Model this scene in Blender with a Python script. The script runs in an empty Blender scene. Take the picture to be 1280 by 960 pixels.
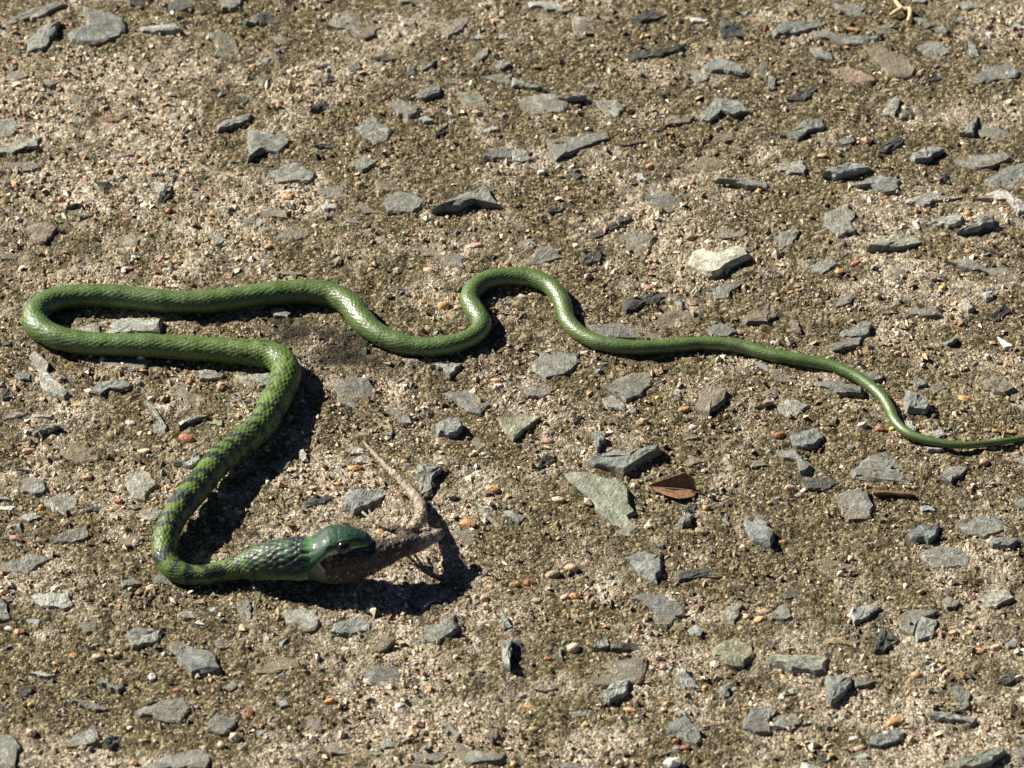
import bpy, bmesh, math, random
import numpy as np
from mathutils import Vector, Matrix

SC = bpy.context.scene
COL = SC.collection
random.seed(7)
rng = np.random.default_rng(11)

# ------------------------------------------------------------------ camera
CAM_D = 2.5                      # metres from the middle of the snake
CAM_EL = math.radians(40)        # looking down
WIDTH = 0.45                     # metres across the picture at that distance
cam_d = bpy.data.cameras.new('camera')
cam = bpy.data.objects.new('camera', cam_d)
COL.objects.link(cam)
cam.location = (0, -CAM_D*math.cos(CAM_EL), CAM_D*math.sin(CAM_EL))
cam.rotation_euler = (math.pi/2 - CAM_EL, 0, 0)
cam_d.sensor_width = 36
cam_d.lens = 36*CAM_D/WIDTH
cam_d.clip_start = 0.05
cam_d.clip_end = 200
cam_d.dof.use_dof = True
cam_d.dof.focus_distance = CAM_D - 0.015
cam_d.dof.aperture_fstop = 20
SC.camera = cam

# ------------------------------------------------------------------ world + sun
SUN_EL = math.radians(36)
SUN_XY = Vector((-0.88, 0.47)).normalized()       # towards the sun: left, behind the snake
world = bpy.data.worlds.new('World')
SC.world = world
world.use_nodes = True
wn = world.node_tree
sky = wn.nodes.new('ShaderNodeTexSky')
sky.sky_type = 'NISHITA'
sky.sun_disc = False
sky.sun_elevation = SUN_EL
sky.sun_rotation = math.atan2(SUN_XY.x, SUN_XY.y)
sky.altitude = 2500
sky.air_density = 0.30
sky.dust_density = 0.2
sky.ozone_density = 1.0
bg = wn.nodes['Background']
bg.inputs['Strength'].default_value = 0.05
wn.links.new(sky.outputs['Color'], bg.inputs['Color'])
sun_d = bpy.data.lights.new('sun', 'SUN')
sun_d.energy = 5.0
sun_d.angle = math.radians(0.5)
sun_d.color = (1.0, 0.935, 0.83)
sun = bpy.data.objects.new('sun', sun_d)
COL.objects.link(sun)
to_sun = Vector((SUN_XY.x*math.cos(SUN_EL), SUN_XY.y*math.cos(SUN_EL), math.sin(SUN_EL)))
sun.rotation_euler = to_sun.to_track_quat('Z', 'Y').to_euler()
sun.location = to_sun*3
SC.view_settings.view_transform = 'Standard'
SC.view_settings.look = 'None'
SC.view_settings.gamma = 1
SC.view_settings.exposure = 1.05

# ------------------------------------------------------------------ survey: photograph pixel -> place on the ground
S = WIDTH/1280                   # metres a pixel spans at the middle
CA, SA = math.cos(CAM_EL), math.sin(CAM_EL)
def at(x, y, h=0.0):
    """point at height h (metres) seen at photograph pixel x, y"""
    dx = (x-640)*S/CAM_D; dy = (480-y)*S/CAM_D
    d = Vector((dx, CA + dy*SA, -SA + dy*CA))
    o = cam.location
    k = (h - o.z)/d.z
    return Vector((o.x + d.x*k, o.y + d.y*k, h))

# ------------------------------------------------------------------ helpers
def tag(o, label=None, cat=None, group=None, kind=None):
    if label: o['label'] = label
    if cat: o['category'] = cat
    if group: o['group'] = group
    if kind: o['kind'] = kind
    return o
def link(name, me, mat=None, parent=None):
    o = bpy.data.objects.new(name, me)
    COL.objects.link(o)
    if parent is not None: o.parent = parent
    if mat is not None and me is not None and not me.materials: me.materials.append(mat)
    return o
def mesh_np(name, V, F, smooth=False):
    """V (n,3), F (m,k) constant k"""
    V = np.asarray(V, dtype=np.float32); F = np.asarray(F, dtype=np.int32)
    me = bpy.data.meshes.new(name)
    k = F.shape[1]
    me.vertices.add(len(V)); me.vertices.foreach_set('co', V.ravel())
    me.loops.add(F.size); me.loops.foreach_set('vertex_index', F.ravel())
    me.polygons.add(len(F))
    me.polygons.foreach_set('loop_start', np.arange(0, F.size, k, dtype=np.int32))
    me.polygons.foreach_set('loop_total', np.full(len(F), k, dtype=np.int32))
    me.polygons.foreach_set('use_smooth', np.full(len(F), smooth, dtype=bool))
    me.update(calc_edges=True)
    me.validate()
    return me
def mesh_py(name, V, F, smooth=False):
    me = bpy.data.meshes.new(name)
    me.from_pydata([tuple(v) for v in V], [], F)
    me.polygons.foreach_set('use_smooth', [smooth]*len(me.polygons))
    me.update()
    return me
def set_col(me, name, C):
    a = me.attributes.new(name, 'FLOAT_COLOR', 'POINT')
    C = np.asarray(C, dtype=np.float32)
    if C.shape[1] == 3: C = np.concatenate([C, np.ones((len(C), 1), np.float32)], 1)
    a.data.foreach_set('color', C.ravel())

def lattice_noise(x, y, cell, seed):
    """smooth value noise in -1..1"""
    r = np.random.default_rng(seed)
    T = r.uniform(-1, 1, (512, 512))
    u = x/cell; v = y/cell
    i = np.floor(u).astype(int); j = np.floor(v).astype(int)
    fu = u-i; fv = v-j
    fu = fu*fu*(3-2*fu); fv = fv*fv*(3-2*fv)
    i0 = i % 512; j0 = j % 512; i1 = (i+1) % 512; j1 = (j+1) % 512
    return (T[i0, j0]*(1-fu)+T[i1, j0]*fu)*(1-fv) + (T[i0, j1]*(1-fu)+T[i1, j1]*fu)*fv
def ground_z(x, y):
    x = np.asarray(x, float); y = np.asarray(y, float)
    return (0.0007*lattice_noise(x, y, 0.055, 1) + 0.0005*lattice_noise(x, y, 0.021, 2)
            + 0.00060*lattice_noise(x*0.9+y*0.3, y, 0.0085, 3))
def gz(p): return float(ground_z(p[0], p[1]))

# ------------------------------------------------------------------ node materials
class NT:
    def __init__(self, name):
        self.m = bpy.data.materials.new(name); self.m.use_nodes = True
        self.t = self.m.node_tree; self.b = self.t.nodes['Principled BSDF']
        self.pos = self.n('ShaderNodeNewGeometry').outputs['Position']
    def n(self, ty, **kw):
        o = self.t.nodes.new(ty)
        for k, v in kw.items(): setattr(o, k, v)
        return o
    def l(self, a, b): self.t.links.new(a, b)
    def put(self, sock, v):
        if isinstance(v, bpy.types.NodeSocket): self.l(v, sock)
        else: sock.default_value = v
    def noise(self, scale, detail=3, rough=0.55, vec=None, dist=0.0):
        o = self.n('ShaderNodeTexNoise'); self.put(o.inputs['Vector'], vec or self.pos)
        o.inputs['Scale'].default_value = scale; o.inputs['Detail'].default_value = detail
        o.inputs['Roughness'].default_value = rough; o.inputs['Distortion'].default_value = dist
        return o.outputs['Fac']
    def voro(self, scale, feature='F1', vec=None, rnd=1.0):
        o = self.n('ShaderNodeTexVoronoi', feature=feature); self.put(o.inputs['Vector'], vec or self.pos)
        o.inputs['Scale'].default_value = scale; o.inputs['Randomness'].default_value = rnd
        return o
    def ramp(self, fac, stops, interp='LINEAR'):
        o = self.n('ShaderNodeValToRGB'); o.color_ramp.interpolation = interp
        e = o.color_ramp.elements
        while len(e) < len(stops): e.new(0.5)
        for k, (p, c) in enumerate(stops):
            e[k].position = p; e[k].color = (*c, 1) if len(c) == 3 else c
        self.put(o.inputs['Fac'], fac); return o.outputs['Color']
    def mix(self, fac, a, b, mode='MIX'):
        o = self.n('ShaderNodeMix', data_type='RGBA', blend_type=mode)
        self.put(o.inputs[0], fac)
        for s, v in ((o.inputs[6], a), (o.inputs[7], b)):
            if isinstance(v, tuple) and len(v) == 3: v = (*v, 1)
            self.put(s, v)
        return o.outputs[2]
    def math(self, op, a, b=0.0, clamp=False):
        o = self.n('ShaderNodeMath', operation=op, use_clamp=clamp)
        self.put(o.inputs[0], a); self.put(o.inputs[1], b); return o.outputs[0]
    def attr(self, name, ty='GEOMETRY'):
        return self.n('ShaderNodeAttribute', attribute_name=name, attribute_type=ty)
    def bump(self, height, dist, strength=1.0, prev=None):
        o = self.n('ShaderNodeBump'); self.put(o.inputs['Height'], height)
        o.inputs['Distance'].default_value = dist; o.inputs['Strength'].default_value = strength
        if prev is not None: self.l(prev, o.inputs['Normal'])
        return o.outputs['Normal']
    def out(self, color, rough=0.8, normal=None, spec=0.3):
        self.put(self.b.inputs['Base Color'], (*color, 1) if isinstance(color, tuple) and len(color) == 3 else color)
        self.put(self.b.inputs['Roughness'], rough)
        self.b.inputs['Specular IOR Level'].default_value = spec
        if normal is not None: self.l(normal, self.b.inputs['Normal'])
        return self.m

def mat_ground():
    k = NT('weathered_mortar')
    pale = k.attr('pale').outputs['Fac']
    v1 = k.voro(820); v2 = k.voro(1700)
    c1 = k.n('ShaderNodeSeparateColor'); k.l(v1.outputs['Color'], c1.inputs[0])
    c2 = k.n('ShaderNodeSeparateColor'); k.l(v2.outputs['Color'], c2.inputs[0])
    dirt = k.ramp(c1.outputs[0], [(0, (.024, .019, .007)), (.45, (.076, .061, .026)), (.8, (.165, .132, .064)), (1, (.42, .35, .21))])
    sand = k.ramp(c1.outputs[1], [(0, (.12, .092, .05)), (.4, (.33, .275, .20)), (.75, (.54, .465, .36)), (1, (.74, .67, .55))])
    n1 = k.noise(230, 4, .65)
    f = k.math('ADD', pale, k.math('MULTIPLY', k.math('SUBTRACT', n1, .5), 1.5))
    f = k.math('ADD', f, k.math('MULTIPLY', k.math('SUBTRACT', c2.outputs[0], .5), .5), True)
    col = k.mix(f, dirt, sand)
    moss = k.noise(70, 4, .6)
    col = k.mix(k.math('MULTIPLY', k.math('SUBTRACT', moss, .50), 1.3, True), col, (.072, .062, .024))
    hf = k.noise(3200, 2, .6)
    loop_shade = k.attr('loop_shade').outputs['Fac']
    col = k.mix(k.math('MULTIPLY', loop_shade, k.math('ADD', .55, k.math('MULTIPLY', n1, .7)), True), col, (.022, .018, .012))
    col = k.mix(.35, col, k.ramp(hf, [(.3, (.35, .35, .35)), (.7, (1.4, 1.4, 1.4))]), 'MULTIPLY')
    hgt = k.math('ADD', k.math('MULTIPLY', v1.outputs['Distance'], -.8), k.math('MULTIPLY', v2.outputs['Distance'], -.5))
    nrm = k.bump(hgt, .0009, 1.0)
    nrm = k.bump(hf, .0003, .6, nrm)
    return k.out(col, .88, nrm, .25)
def mat_grain():
    k = NT('sand_grain')
    c = k.attr('tint').outputs['Color']
    col = k.mix(.5, c, k.ramp(k.noise(2500, 2), [(.3, (.55, .55, .55)), (.7, (1.3, 1.3, 1.3))]), 'MULTIPLY')
    return k.out(col, .62, None, .4)
def mat_stone():
    k = NT('slate_chip')
    oc = k.n('ShaderNodeObjectInfo')
    base = oc.outputs['Color']
    warp = k.n('ShaderNodeVectorMath', operation='ADD'); k.l(k.pos, warp.inputs[0])
    sc = k.n('ShaderNodeVectorMath', operation='SCALE'); sc.inputs[0].default_value = (3.1, 1.7, .4); k.l(oc.outputs['Random'], sc.inputs['Scale'])
    k.l(sc.outputs[0], warp.inputs[1])
    p = warp.outputs[0]
    big = k.noise(140, 5, .65, p, 1.2)
    fine = k.noise(1500, 3, .7, p)
    col = k.mix(1.0, base, k.ramp(big, [(.25, (.5, .5, .5)), (.5, (.95, .95, .94)), (.75, (1.5, 1.48, 1.42))]), 'MULTIPLY')
    col = k.mix(.8, col, k.ramp(fine, [(.3, (.5, .5, .5)), (.55, (1, 1, 1)), (.75, (1.6, 1.6, 1.6))]), 'MULTIPLY')
    st = k.n('ShaderNodeVectorMath', operation='MULTIPLY'); k.l(p, st.inputs[0]); st.inputs[1].default_value = (160, 900, 500)
    rt = k.n('ShaderNodeVectorRotate', rotation_type='Z_AXIS'); k.l(st.outputs[0], rt.inputs['Vector'])
    k.l(p, rt.inputs['Vector']); k.l(k.math('MULTIPLY', oc.outputs['Random'], 2.4), rt.inputs['Angle']); k.l(rt.outputs[0], st.inputs[0])
    streak = k.noise(1.0, 4, .65, st.outputs[0], .8)
    col = k.mix(.8, col, k.ramp(streak, [(.3, (.55, .55, .55)), (.5, (1, 1, 1)), (.72, (1.45, 1.45, 1.42))]), 'MULTIPLY')
    # mortar clinging to the foot of the chip, tan dust on top
    tc = k.n('ShaderNodeTexCoord'); sz = k.n('ShaderNodeSeparateXYZ'); k.l(tc.outputs['Object'], sz.inputs[0])
    cling = k.math('MULTIPLY', k.math('SUBTRACT', k.math('MULTIPLY', k.math('SUBTRACT', k.noise(330, 4, .7, p), .30), .0034), sz.outputs[2]), 2600, True)
    dn = k.noise(260, 5, .7, p)
    dust = k.math('MULTIPLY', k.math('SUBTRACT', dn, k.math('SUBTRACT', .60, k.math('MULTIPLY', oc.outputs['Alpha'], .22))), 7, True)
    col = k.mix(k.math('MAXIMUM', k.math('MULTIPLY', dust, .75), k.math('MULTIPLY', cling, .85)), col, k.ramp(fine, [(.3, (.10, .08, .042)), (.7, (.33, .27, .18))]))
    nrm = k.bump(big, .0034, .9)
    nrm = k.bump(streak, .0011, .8, nrm)
    nrm = k.bump(fine, .0006, .8, nrm)
    return k.out(col, .7, nrm, .3)
def mat_pebble():
    k = NT('pebble_quartz')
    oc = k.n('ShaderNodeObjectInfo')
    n = k.noise(600, 4, .6)
    col = k.mix(.9, oc.outputs['Color'], k.ramp(n, [(.3, (.5, .45, .42)), (.55, (1, 1, 1)), (.75, (1.45, 1.45, 1.45))]), 'MULTIPLY')
    dust = k.math('MULTIPLY', k.math('SUBTRACT', k.noise(420, 4, .7), .56), 7, True)
    col = k.mix(k.math('MULTIPLY', dust, .6), col, (.16, .125, .07))
    return k.out(col, .5, k.bump(n, .0008, .8), .4)
def mat_plain(name, color, rough=.7, var=.5, scale=500, bump=.0004, spec=.3):
    k = NT(name)
    n = k.noise(scale, 4, .65)
    col = k.mix(1.0, color, k.ramp(n, [(.3, (1-var,)*3), (.7, (1+var,)*3)]), 'MULTIPLY')
    return k.out(col, rough, k.bump(n, bump, .8), spec)

M_GROUND = mat_ground(); M_GRAIN = mat_grain(); M_STONE = mat_stone(); M_PEBBLE = mat_pebble()

# ------------------------------------------------------------------ the ground: one sheet, fine where the picture looks
PALE = [(180, 240, 200, 110, .42), (60, 110, 110, 60, .35), (520, 860, 170, 90, .38), (1200, 880, 110, 100, .34), (1240, 40, 70, 50, .4),
        (1080, 330, 200, 60, .12), (480, 620, 130, 60, .22), (700, 300, 180, 80, .10), (330, 560, 90, 60, .25), (700, 620, 160, 80, .1),
        (1190, 560, 90, 60, .2), (120, 380, 120, 40, .25), (640, 520, 120, 50, .15), (560, 700, 60, 60, .35), (60, 690, 90, 40, .25),
        (760, 90, 330, 80, -.14), (160, 810, 160, 60, -.2), (930, 560, 160, 60, -.12), (60, 950, 120, 40, .2), (900, 930, 300, 40, .08)]
PALE_W = []
for (x, y, sx, sy, a) in PALE:
    c = at(x, y); PALE_W.append((c.x, c.y, sx*S, sy*S/SA, a))
def pale_mask(x, y):
    f = np.full(np.shape(x), .20)
    for cx, cy, sx, sy, a in PALE_W:
        f = f + a*np.exp(-((x-cx)/sx)**2 - ((y-cy)/sy)**2)
    f = f + .28*lattice_noise(x, y, .033, 21) + .26*lattice_noise(x, y*.8, .013, 22) + .18*lattice_noise(x, y, .0055, 23)
    f = np.clip((f-.08)/.62, 0, 1)
    return f*f*(3-2*f)

def axis(lo, hi, step, far):
    core = np.arange(lo, hi, step)
    out = []; d = step
    p = hi
    while p < far:
        out.append(p); d *= 1.28; p += d
    out.append(far)
    left = []; d = step; p = lo
    while p > -far:
        d *= 1.28; p -= d
        left.append(p)
    return np.array(sorted(left) + list(core) + out)
GX = axis(-.252, .252, .00075, 18.0)
GY = axis(-.262, .318, .00085, 18.0)
X, Y = np.meshgrid(GX, GY, indexing='ij')
fine = (0.00058*lattice_noise(X+.2*Y, Y, .0026, 4) + .00040*lattice_noise(X, Y, .00135, 5)
        + .00066*lattice_noise(X+.35*Y, Y*.9, .0047, 6) + .00040*np.abs(lattice_noise(X, Y, .0075, 7)))
Z = ground_z(X, Y) + fine
nx, ny = X.shape
V = np.stack([X.ravel(), Y.ravel(), Z.ravel()], 1)
ii = np.arange(nx*ny).reshape(nx, ny)
F = np.stack([ii[:-1, :-1].ravel(), ii[1:, :-1].ravel(), ii[1:, 1:].ravel(), ii[:-1, 1:].ravel()], 1)
me = mesh_np('ground', V, F, True)
a = me.attributes.new('pale', 'FLOAT', 'POINT')
a.data.foreach_set('value', pale_mask(X, Y).ravel().astype(np.float32))
def loop_shade_mask(x, y):  # shade between the snake's loops, painted into mortar and grain colour
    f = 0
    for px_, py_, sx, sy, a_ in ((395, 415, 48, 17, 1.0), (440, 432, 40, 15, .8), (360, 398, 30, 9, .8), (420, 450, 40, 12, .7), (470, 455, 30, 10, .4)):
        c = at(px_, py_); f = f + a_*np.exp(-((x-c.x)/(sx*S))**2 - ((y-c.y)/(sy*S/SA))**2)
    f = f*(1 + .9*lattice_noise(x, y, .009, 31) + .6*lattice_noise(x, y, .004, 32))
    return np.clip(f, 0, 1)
a = me.attributes.new('loop_shade', 'FLOAT', 'POINT')
a.data.foreach_set('value', loop_shade_mask(X, Y).ravel().astype(np.float32))
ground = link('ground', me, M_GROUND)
tag(ground, 'weathered exposed-aggregate concrete set with grey slate chips and sand', 'ground', kind='structure')

# ------------------------------------------------------------------ sand grains: far too many to count
def grains(n, box, smin, smax, power, name, keep_pale=True):
    x0, x1, y0, y1 = box
    gx = rng.uniform(x0, x1, n); gy = rng.uniform(y0, y1, n)
    pm = pale_mask(gx, gy)
    bare = np.clip(.62 + .75*lattice_noise(gx, gy, .017, 41) + .4*lattice_noise(gx, gy, .007, 42), .12, 1.2)
    keep = rng.uniform(0, 1, n) < (.40 + .75*pm)*bare
    gx, gy, pm = gx[keep], gy[keep], pm[keep]; n = len(gx)
    s = smin + (smax-smin)*rng.uniform(0, 1, n)**power
    base = np.array([[1, 0, 0], [-1, 0, 0], [0, 1, 0], [0, -1, 0], [0, 0, 1], [0, 0, -1]], float)
    P = np.repeat(base[None], n, 0) * rng.uniform(.65, 1.25, (n, 6, 1)) + rng.uniform(-.28, .28, (n, 6, 3))
    P *= np.stack([rng.uniform(.8, 1.5, n), rng.uniform(.7, 1.1, n), rng.uniform(.5, .95, n)], 1)[:, None]
    an = rng.uniform(0, 2*np.pi, n); t = rng.normal(0, .35, (n, 2))
    ca, sa = np.cos(an)[:, None], np.sin(an)[:, None]
    x = P[..., 0]*ca - P[..., 1]*sa; y = P[..., 0]*sa + P[..., 1]*ca
    z = P[..., 2] + x*t[:, :1] + y*t[:, 1:]
    P = np.stack([x, y, z], -1)*s[:, None, None]
    P[..., 0] += gx[:, None]; P[..., 1] += gy[:, None]
    P[..., 2] += (ground_z(gx, gy) + s*rng.uniform(-.2, .45, n) + .00014)[:, None]
    fb = np.array([[0, 2, 4], [2, 1, 4], [1, 3, 4], [3, 0, 4], [2, 0, 5], [1, 2, 5], [3, 1, 5], [0, 3, 5]])
    Fg = (fb[None] + 6*np.arange(n)[:, None, None]).reshape(-1, 3)
    pal = np.array([[.50, .42, .31], [.70, .62, .49], [.36, .28, .185], [.25, .19, .115], [.17, .13, .075], [.095, .078, .05],
                    [.50, .29, .14], [.46, .25, .17], [.22, .22, .205], [.80, .76, .68], [.42, .33, .2], [.12, .10, .06], [.34, .17, .10]])
    w0 = np.array([.12, .08, .15, .18, .19, .14, .03, .015, .03, .012, .07, .14, .012])
    w1 = np.array([.24, .16, .20, .10, .05, .02, .035, .03, .03, .02, .08, .02, .008])
    w0 = np.cumsum(w0/w0.sum()); w1 = np.cumsum(w1/w1.sum())
    u = rng.uniform(0, 1, n); usep = rng.uniform(0, 1, n) < np.clip(pm*1.5, 0, 1)
    idx = np.where(usep, np.searchsorted(w1, u), np.searchsorted(w0, u)).clip(0, len(pal)-1)
    C = pal[idx]*rng.uniform(.7, 1.3, (n, 1))*np.array([1.02, .985, .90])*(1-.8*loop_shade_mask(gx, gy))[:, None]
    me = mesh_np(name, P.reshape(-1, 3), Fg, False)
    set_col(me, 'tint', np.repeat(C, 6, 0))
    o = link(name, me, M_GRAIN, ground)
    tag(o, 'cream, tan and brown sand grains in the worn mortar', kind='stuff')
    return o
grains(150000, (-.245, .245, -.255, .31), .00030, .00078, 1.6, 'sand')
grains(34000, (-.245, .245, -.255, .31), .00055, .00195, 2.2, 'grit')

# ------------------------------------------------------------------ slate chips, one by one (tile origin; tone + relief; outline at 4x)
TONE = {'g': (.232, .245, .222), 'p': (.35, .365, .325), 'd': (.10, .106, .098), 'b': (.215, .185, .14), 'n': (.27, .285, .22),  # d: dark grey, kept low to stand in for chips' shaded sides
        'k': (.52, .34, .29), 'w': (.55, .53, .48), 't': (.23, .205, .145), 'r': (.42, .17, .13), 'o': (.56, .40, .22), 'c': (.21, .228, .222)}
CHIPS = {}
def chips(ox, oy, txt):
    CHIPS.setdefault((ox, oy), []).extend([q.split() for q in txt.strip().split('\n')])
chips(0, 0, '''g2 125,190 190,140 300,105 270,170 230,230 140,245
g2 410,35 470,45 615,90 620,150 560,185 470,205 350,200 340,160 430,130
g1 20,110 130,50 290,10 320,20 220,70 60,110
p2 700,120 880,120 910,150 830,155 710,145
d2 640,0 760,0 740,20 650,25
d2 830,20 920,0 965,30 900,55 840,45
g1 1095,0 1230,0 1180,50 1110,50
g1 1215,110 1280,75 1320,80 1280,120
n1 1040,170 1110,155 1180,190 1205,270 1130,290 1070,275 1100,240
g0 0,315 90,320 60,350 150,380 90,400 0,350
g1 210,405 310,400 290,420 250,435 215,425
p0 340,465 430,490 440,525 380,530 345,495
g1 0,590 60,590 110,640 60,680 0,690
p1 0,750 80,705 190,690 200,740 130,745 60,780 0,780
g0 25,815 180,820 200,850 90,865 30,840
g2 1080,625 1180,590 1260,570 1250,600 1150,635 1090,645
d1 1170,510 1210,475 1245,480 1230,505
r0 480,590 540,570 640,580 600,605 510,610
d2 670,495 720,500 700,525
d2 480,915 540,905 590,945 520,950
p2 760,905 850,905 855,945 800,950
p0 830,570 910,555 890,600 820,600
g0 0,460 60,480 50,510 0,510''')
chips(320, 0, '''d2 0,80 60,55 125,75 100,105 20,115
p0 350,140 400,70 560,60 650,130 540,190 440,155
g0 70,180 130,170 180,195 110,230 95,200
g0 900,150 950,80 1080,70 1030,150 960,195
g0 690,0 920,0 880,20 720,12
g0 0,300 80,285 60,310 0,330
d1 300,335 400,295 390,325
d2 345,375 365,360 410,380 350,400
g1 460,315 520,310 525,345 460,345
d1 565,290 650,260 740,270 640,300
d1 735,365 800,325 800,370 760,375
g1 820,345 900,300 880,330 830,350
g0 560,430 620,395 660,405 650,430
g0 940,395 1060,390 1030,420 960,415
g1 1120,380 1280,360 1280,410 1200,400
g2 775,480 850,435 930,430 920,460 840,485
n1 975,475 1110,455 1180,540 1080,550 1010,490
d2 270,545 330,490 395,500 390,525 290,545
g1 665,500 720,490 820,540 800,580 710,580
g1 495,640 580,585 680,650 650,700 590,715 520,670
g1 810,590 850,575 890,600 840,605
d2 890,665 960,605 1010,600 980,635 900,675
g0 1130,650 1200,635 1210,650 1150,660
g2 -40,640 150,655 180,690 110,760 40,750 -40,790
d1 290,730 360,710 425,740
g1 35,860 200,800 295,860 275,900 110,905
n2 460,830 540,780 600,810 530,855
c1 1125,780 1230,740 1290,745 1280,790 1180,795
g0 300,945 400,920 460,950 440,990 330,980
b0 600,910 680,900 740,950 650,955
g1 1090,300 1110,240 1160,230 1160,270 1110,305
g1 1085,190 1110,160 1145,195
g1 1165,320 1220,295 1280,320 1220,345
g1 945,565 970,540 990,580
g0 1190,170 1240,165 1280,190 1200,190''')
chips(640, 0, '''p1 85,10 200,5 310,30 270,60 90,35
d2 600,85 700,40 790,45 740,75 640,105
p0 310,80 380,85 410,130 470,185 330,190 300,130
d3 1040,70 1080,90 1190,115 1190,165 1060,165 1040,110
d2 560,270 620,250 690,260 860,220 850,240 590,300
d1 0,190 80,210 0,215
d1 90,255 150,275 120,290
g2 960,320 1030,290 1110,310 1150,330 1180,365 1160,375 1080,360 1000,350
p0 840,345 920,345 990,385 960,410 880,415 900,370
g2 0,385 60,410 150,425 130,435 0,420
g1 0,540 60,480 240,475 290,540 250,560 70,570
g3 230,490 350,470 375,485 270,500
p1 385,495 530,500 565,550 520,585 460,555
b1 760,590 790,570 910,580 900,610 770,620
g2 950,560 1010,490 1130,500 1180,550 1110,570 1040,550 990,600 955,590
g1 165,690 350,680 480,655 480,700 340,745 240,790 215,810
p1 0,760 80,755 95,800 50,815 0,810
d1 240,880 300,860 350,870 330,890
d1 530,715 640,690 680,700 560,725
b0 840,830 960,780 1090,810 1080,830 980,865 900,850
g2 1020,900 1150,890 1280,910 1280,945 1200,930
g0 1210,360 1250,310 1280,310 1280,430 1220,390
b1 1020,690 1090,670 1120,700 1060,715
g1 600,870 640,860 680,910 640,900
g0 360,430 430,420 440,440 380,440
p0 890,90 980,85 970,110 900,110''')
chips(960, 0, '''g2 20,150 80,100 260,90 280,110 160,150 40,175
g1 300,25 440,15 490,40 460,60 520,90 440,80 360,50
g1 225,160 290,150 400,190 580,180 480,215 390,220 230,180
g0 715,0 810,0 780,15 720,15
g1 930,20 990,5 1080,45 1000,50
g1 720,95 760,85 840,120 800,135
g2 820,145 870,125 910,150 890,170
b1 480,230 550,215 610,260 690,270 735,340 720,380 600,385 570,320
g1 210,235 240,225 320,265 325,300 240,280
g1 740,235 800,205 880,215 915,260 860,290 780,270
c1 1000,390 1080,340 1200,305 1260,350 1240,380 1120,400 1040,425
k0 310,335 400,325 540,390 520,410 400,405
d2 90,480 180,430 260,400 250,420 180,490
d1 765,415 850,365 880,380 800,400
g1 0,370 40,390 30,440 0,440
p1 555,570 640,475 665,490 635,575
d2 665,580 710,530 745,550 710,580
g2 95,660 180,600 270,590 290,625 200,650 150,690
c1 360,690 430,680 435,705 370,720
d2 555,735 640,660 695,670 660,710 590,740
g3 710,770 800,725 880,735 800,790 730,790
g2 960,665 1050,560 1030,665
g0 1040,650 1110,630 1270,670 1270,700 1180,700 1070,680
g1 910,780 980,735 1060,760 1200,750 1220,780 1120,830 1030,840
p1 40,845 160,790 190,830 185,875 100,870
g3 270,860 400,810 520,825 430,850 360,870
g2 410,920 560,870 660,890 640,950 580,960 500,925 440,930
d2 850,870 890,850 945,890 860,890
g1 1085,900 1180,840 1300,800 1300,930 1130,935
c0 340,740 390,735 390,760
p1 1000,200 1030,220 1060,280 1010,270
g0 520,150 590,130 640,165 560,175
p0 1200,130 1280,115 1280,150
d1 760,925 790,905 810,940''')
chips(0, 200, '''d1 330,240 420,205 495,195 440,220
g0 330,250 400,240 470,275 420,285
d3 780,190 830,110 855,140 820,190
d1 670,205 740,190 690,210
b2 140,320 230,300 285,330 230,405 170,400
d1 290,350 320,335 340,355
p0 540,400 640,370 710,400 690,430 600,425
c0 0,460 90,465 80,495 0,490
g0 380,530 460,535 440,555
b1 960,170 1030,155 1040,180 980,190
g0 1170,300 1280,280 1280,320
g1 1050,380 1110,365 1130,400 1080,430
d0 1110,500 1180,480 1180,510
p1 400,830 490,815 500,865 410,865
p2 520,850 600,785 690,790 815,800 790,860 560,870''')
chips(320, 200, '''g0 300,150 400,120 450,150 420,185 330,180
g0 20,255 80,235 170,250 160,285 60,280
p1 320,225 370,210 400,235 340,245
g0 470,240 530,215 620,270 540,265
g1 650,190 720,150 850,200 790,270 655,265
g3 880,240 1000,180 1150,105 1190,170 1230,215 1090,195 1000,235
g0 90,380 180,315 260,330 260,370 180,410
g0 740,430 840,425 950,460 1060,490 1040,540 960,530 880,480
g0 450,290 540,300 530,325 450,310
c1 385,490 430,480 425,510
c1 970,365 1015,345 1000,375
d1 1140,470 1200,470 1180,490
g0 0,290 40,300 20,330 0,330
n0 80,560 180,550 250,575 120,570
g2 70,745 130,735 175,755 160,780 90,770''')
chips(640, 200, '''g1 675,180 760,160 860,185 840,235 760,255 710,215
d2 375,390 490,310 560,275 600,285 520,330 430,375
g0 500,430 530,370 610,350 720,390 680,450 590,470
p0 780,310 860,290 890,320 810,330
g0 1000,390 1050,330 1170,320 1185,360 1150,390
g1 1000,650 1050,610 1200,575 1090,650 1080,690 1020,690
d3 555,700 620,670 790,630 780,660 640,720 570,740
b0 700,780 800,750 900,765 940,790 900,820 760,840 700,820
g1 385,830 500,815 640,825 770,880 700,895 520,895 440,875
b1 1150,790 1200,740 1290,700 1280,810 1170,810
g1 970,850 1040,815 1120,850 1080,880 1000,880
d2 340,490 400,450 450,440 440,490 370,505
g1 60,520 140,430 240,450 250,480 110,520
g0 20,400 100,390 130,430 50,440
n0 330,340 380,340 370,360
d1 180,260 240,230 290,185 290,210 240,250
c1 810,710 850,700 850,730''')
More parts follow.
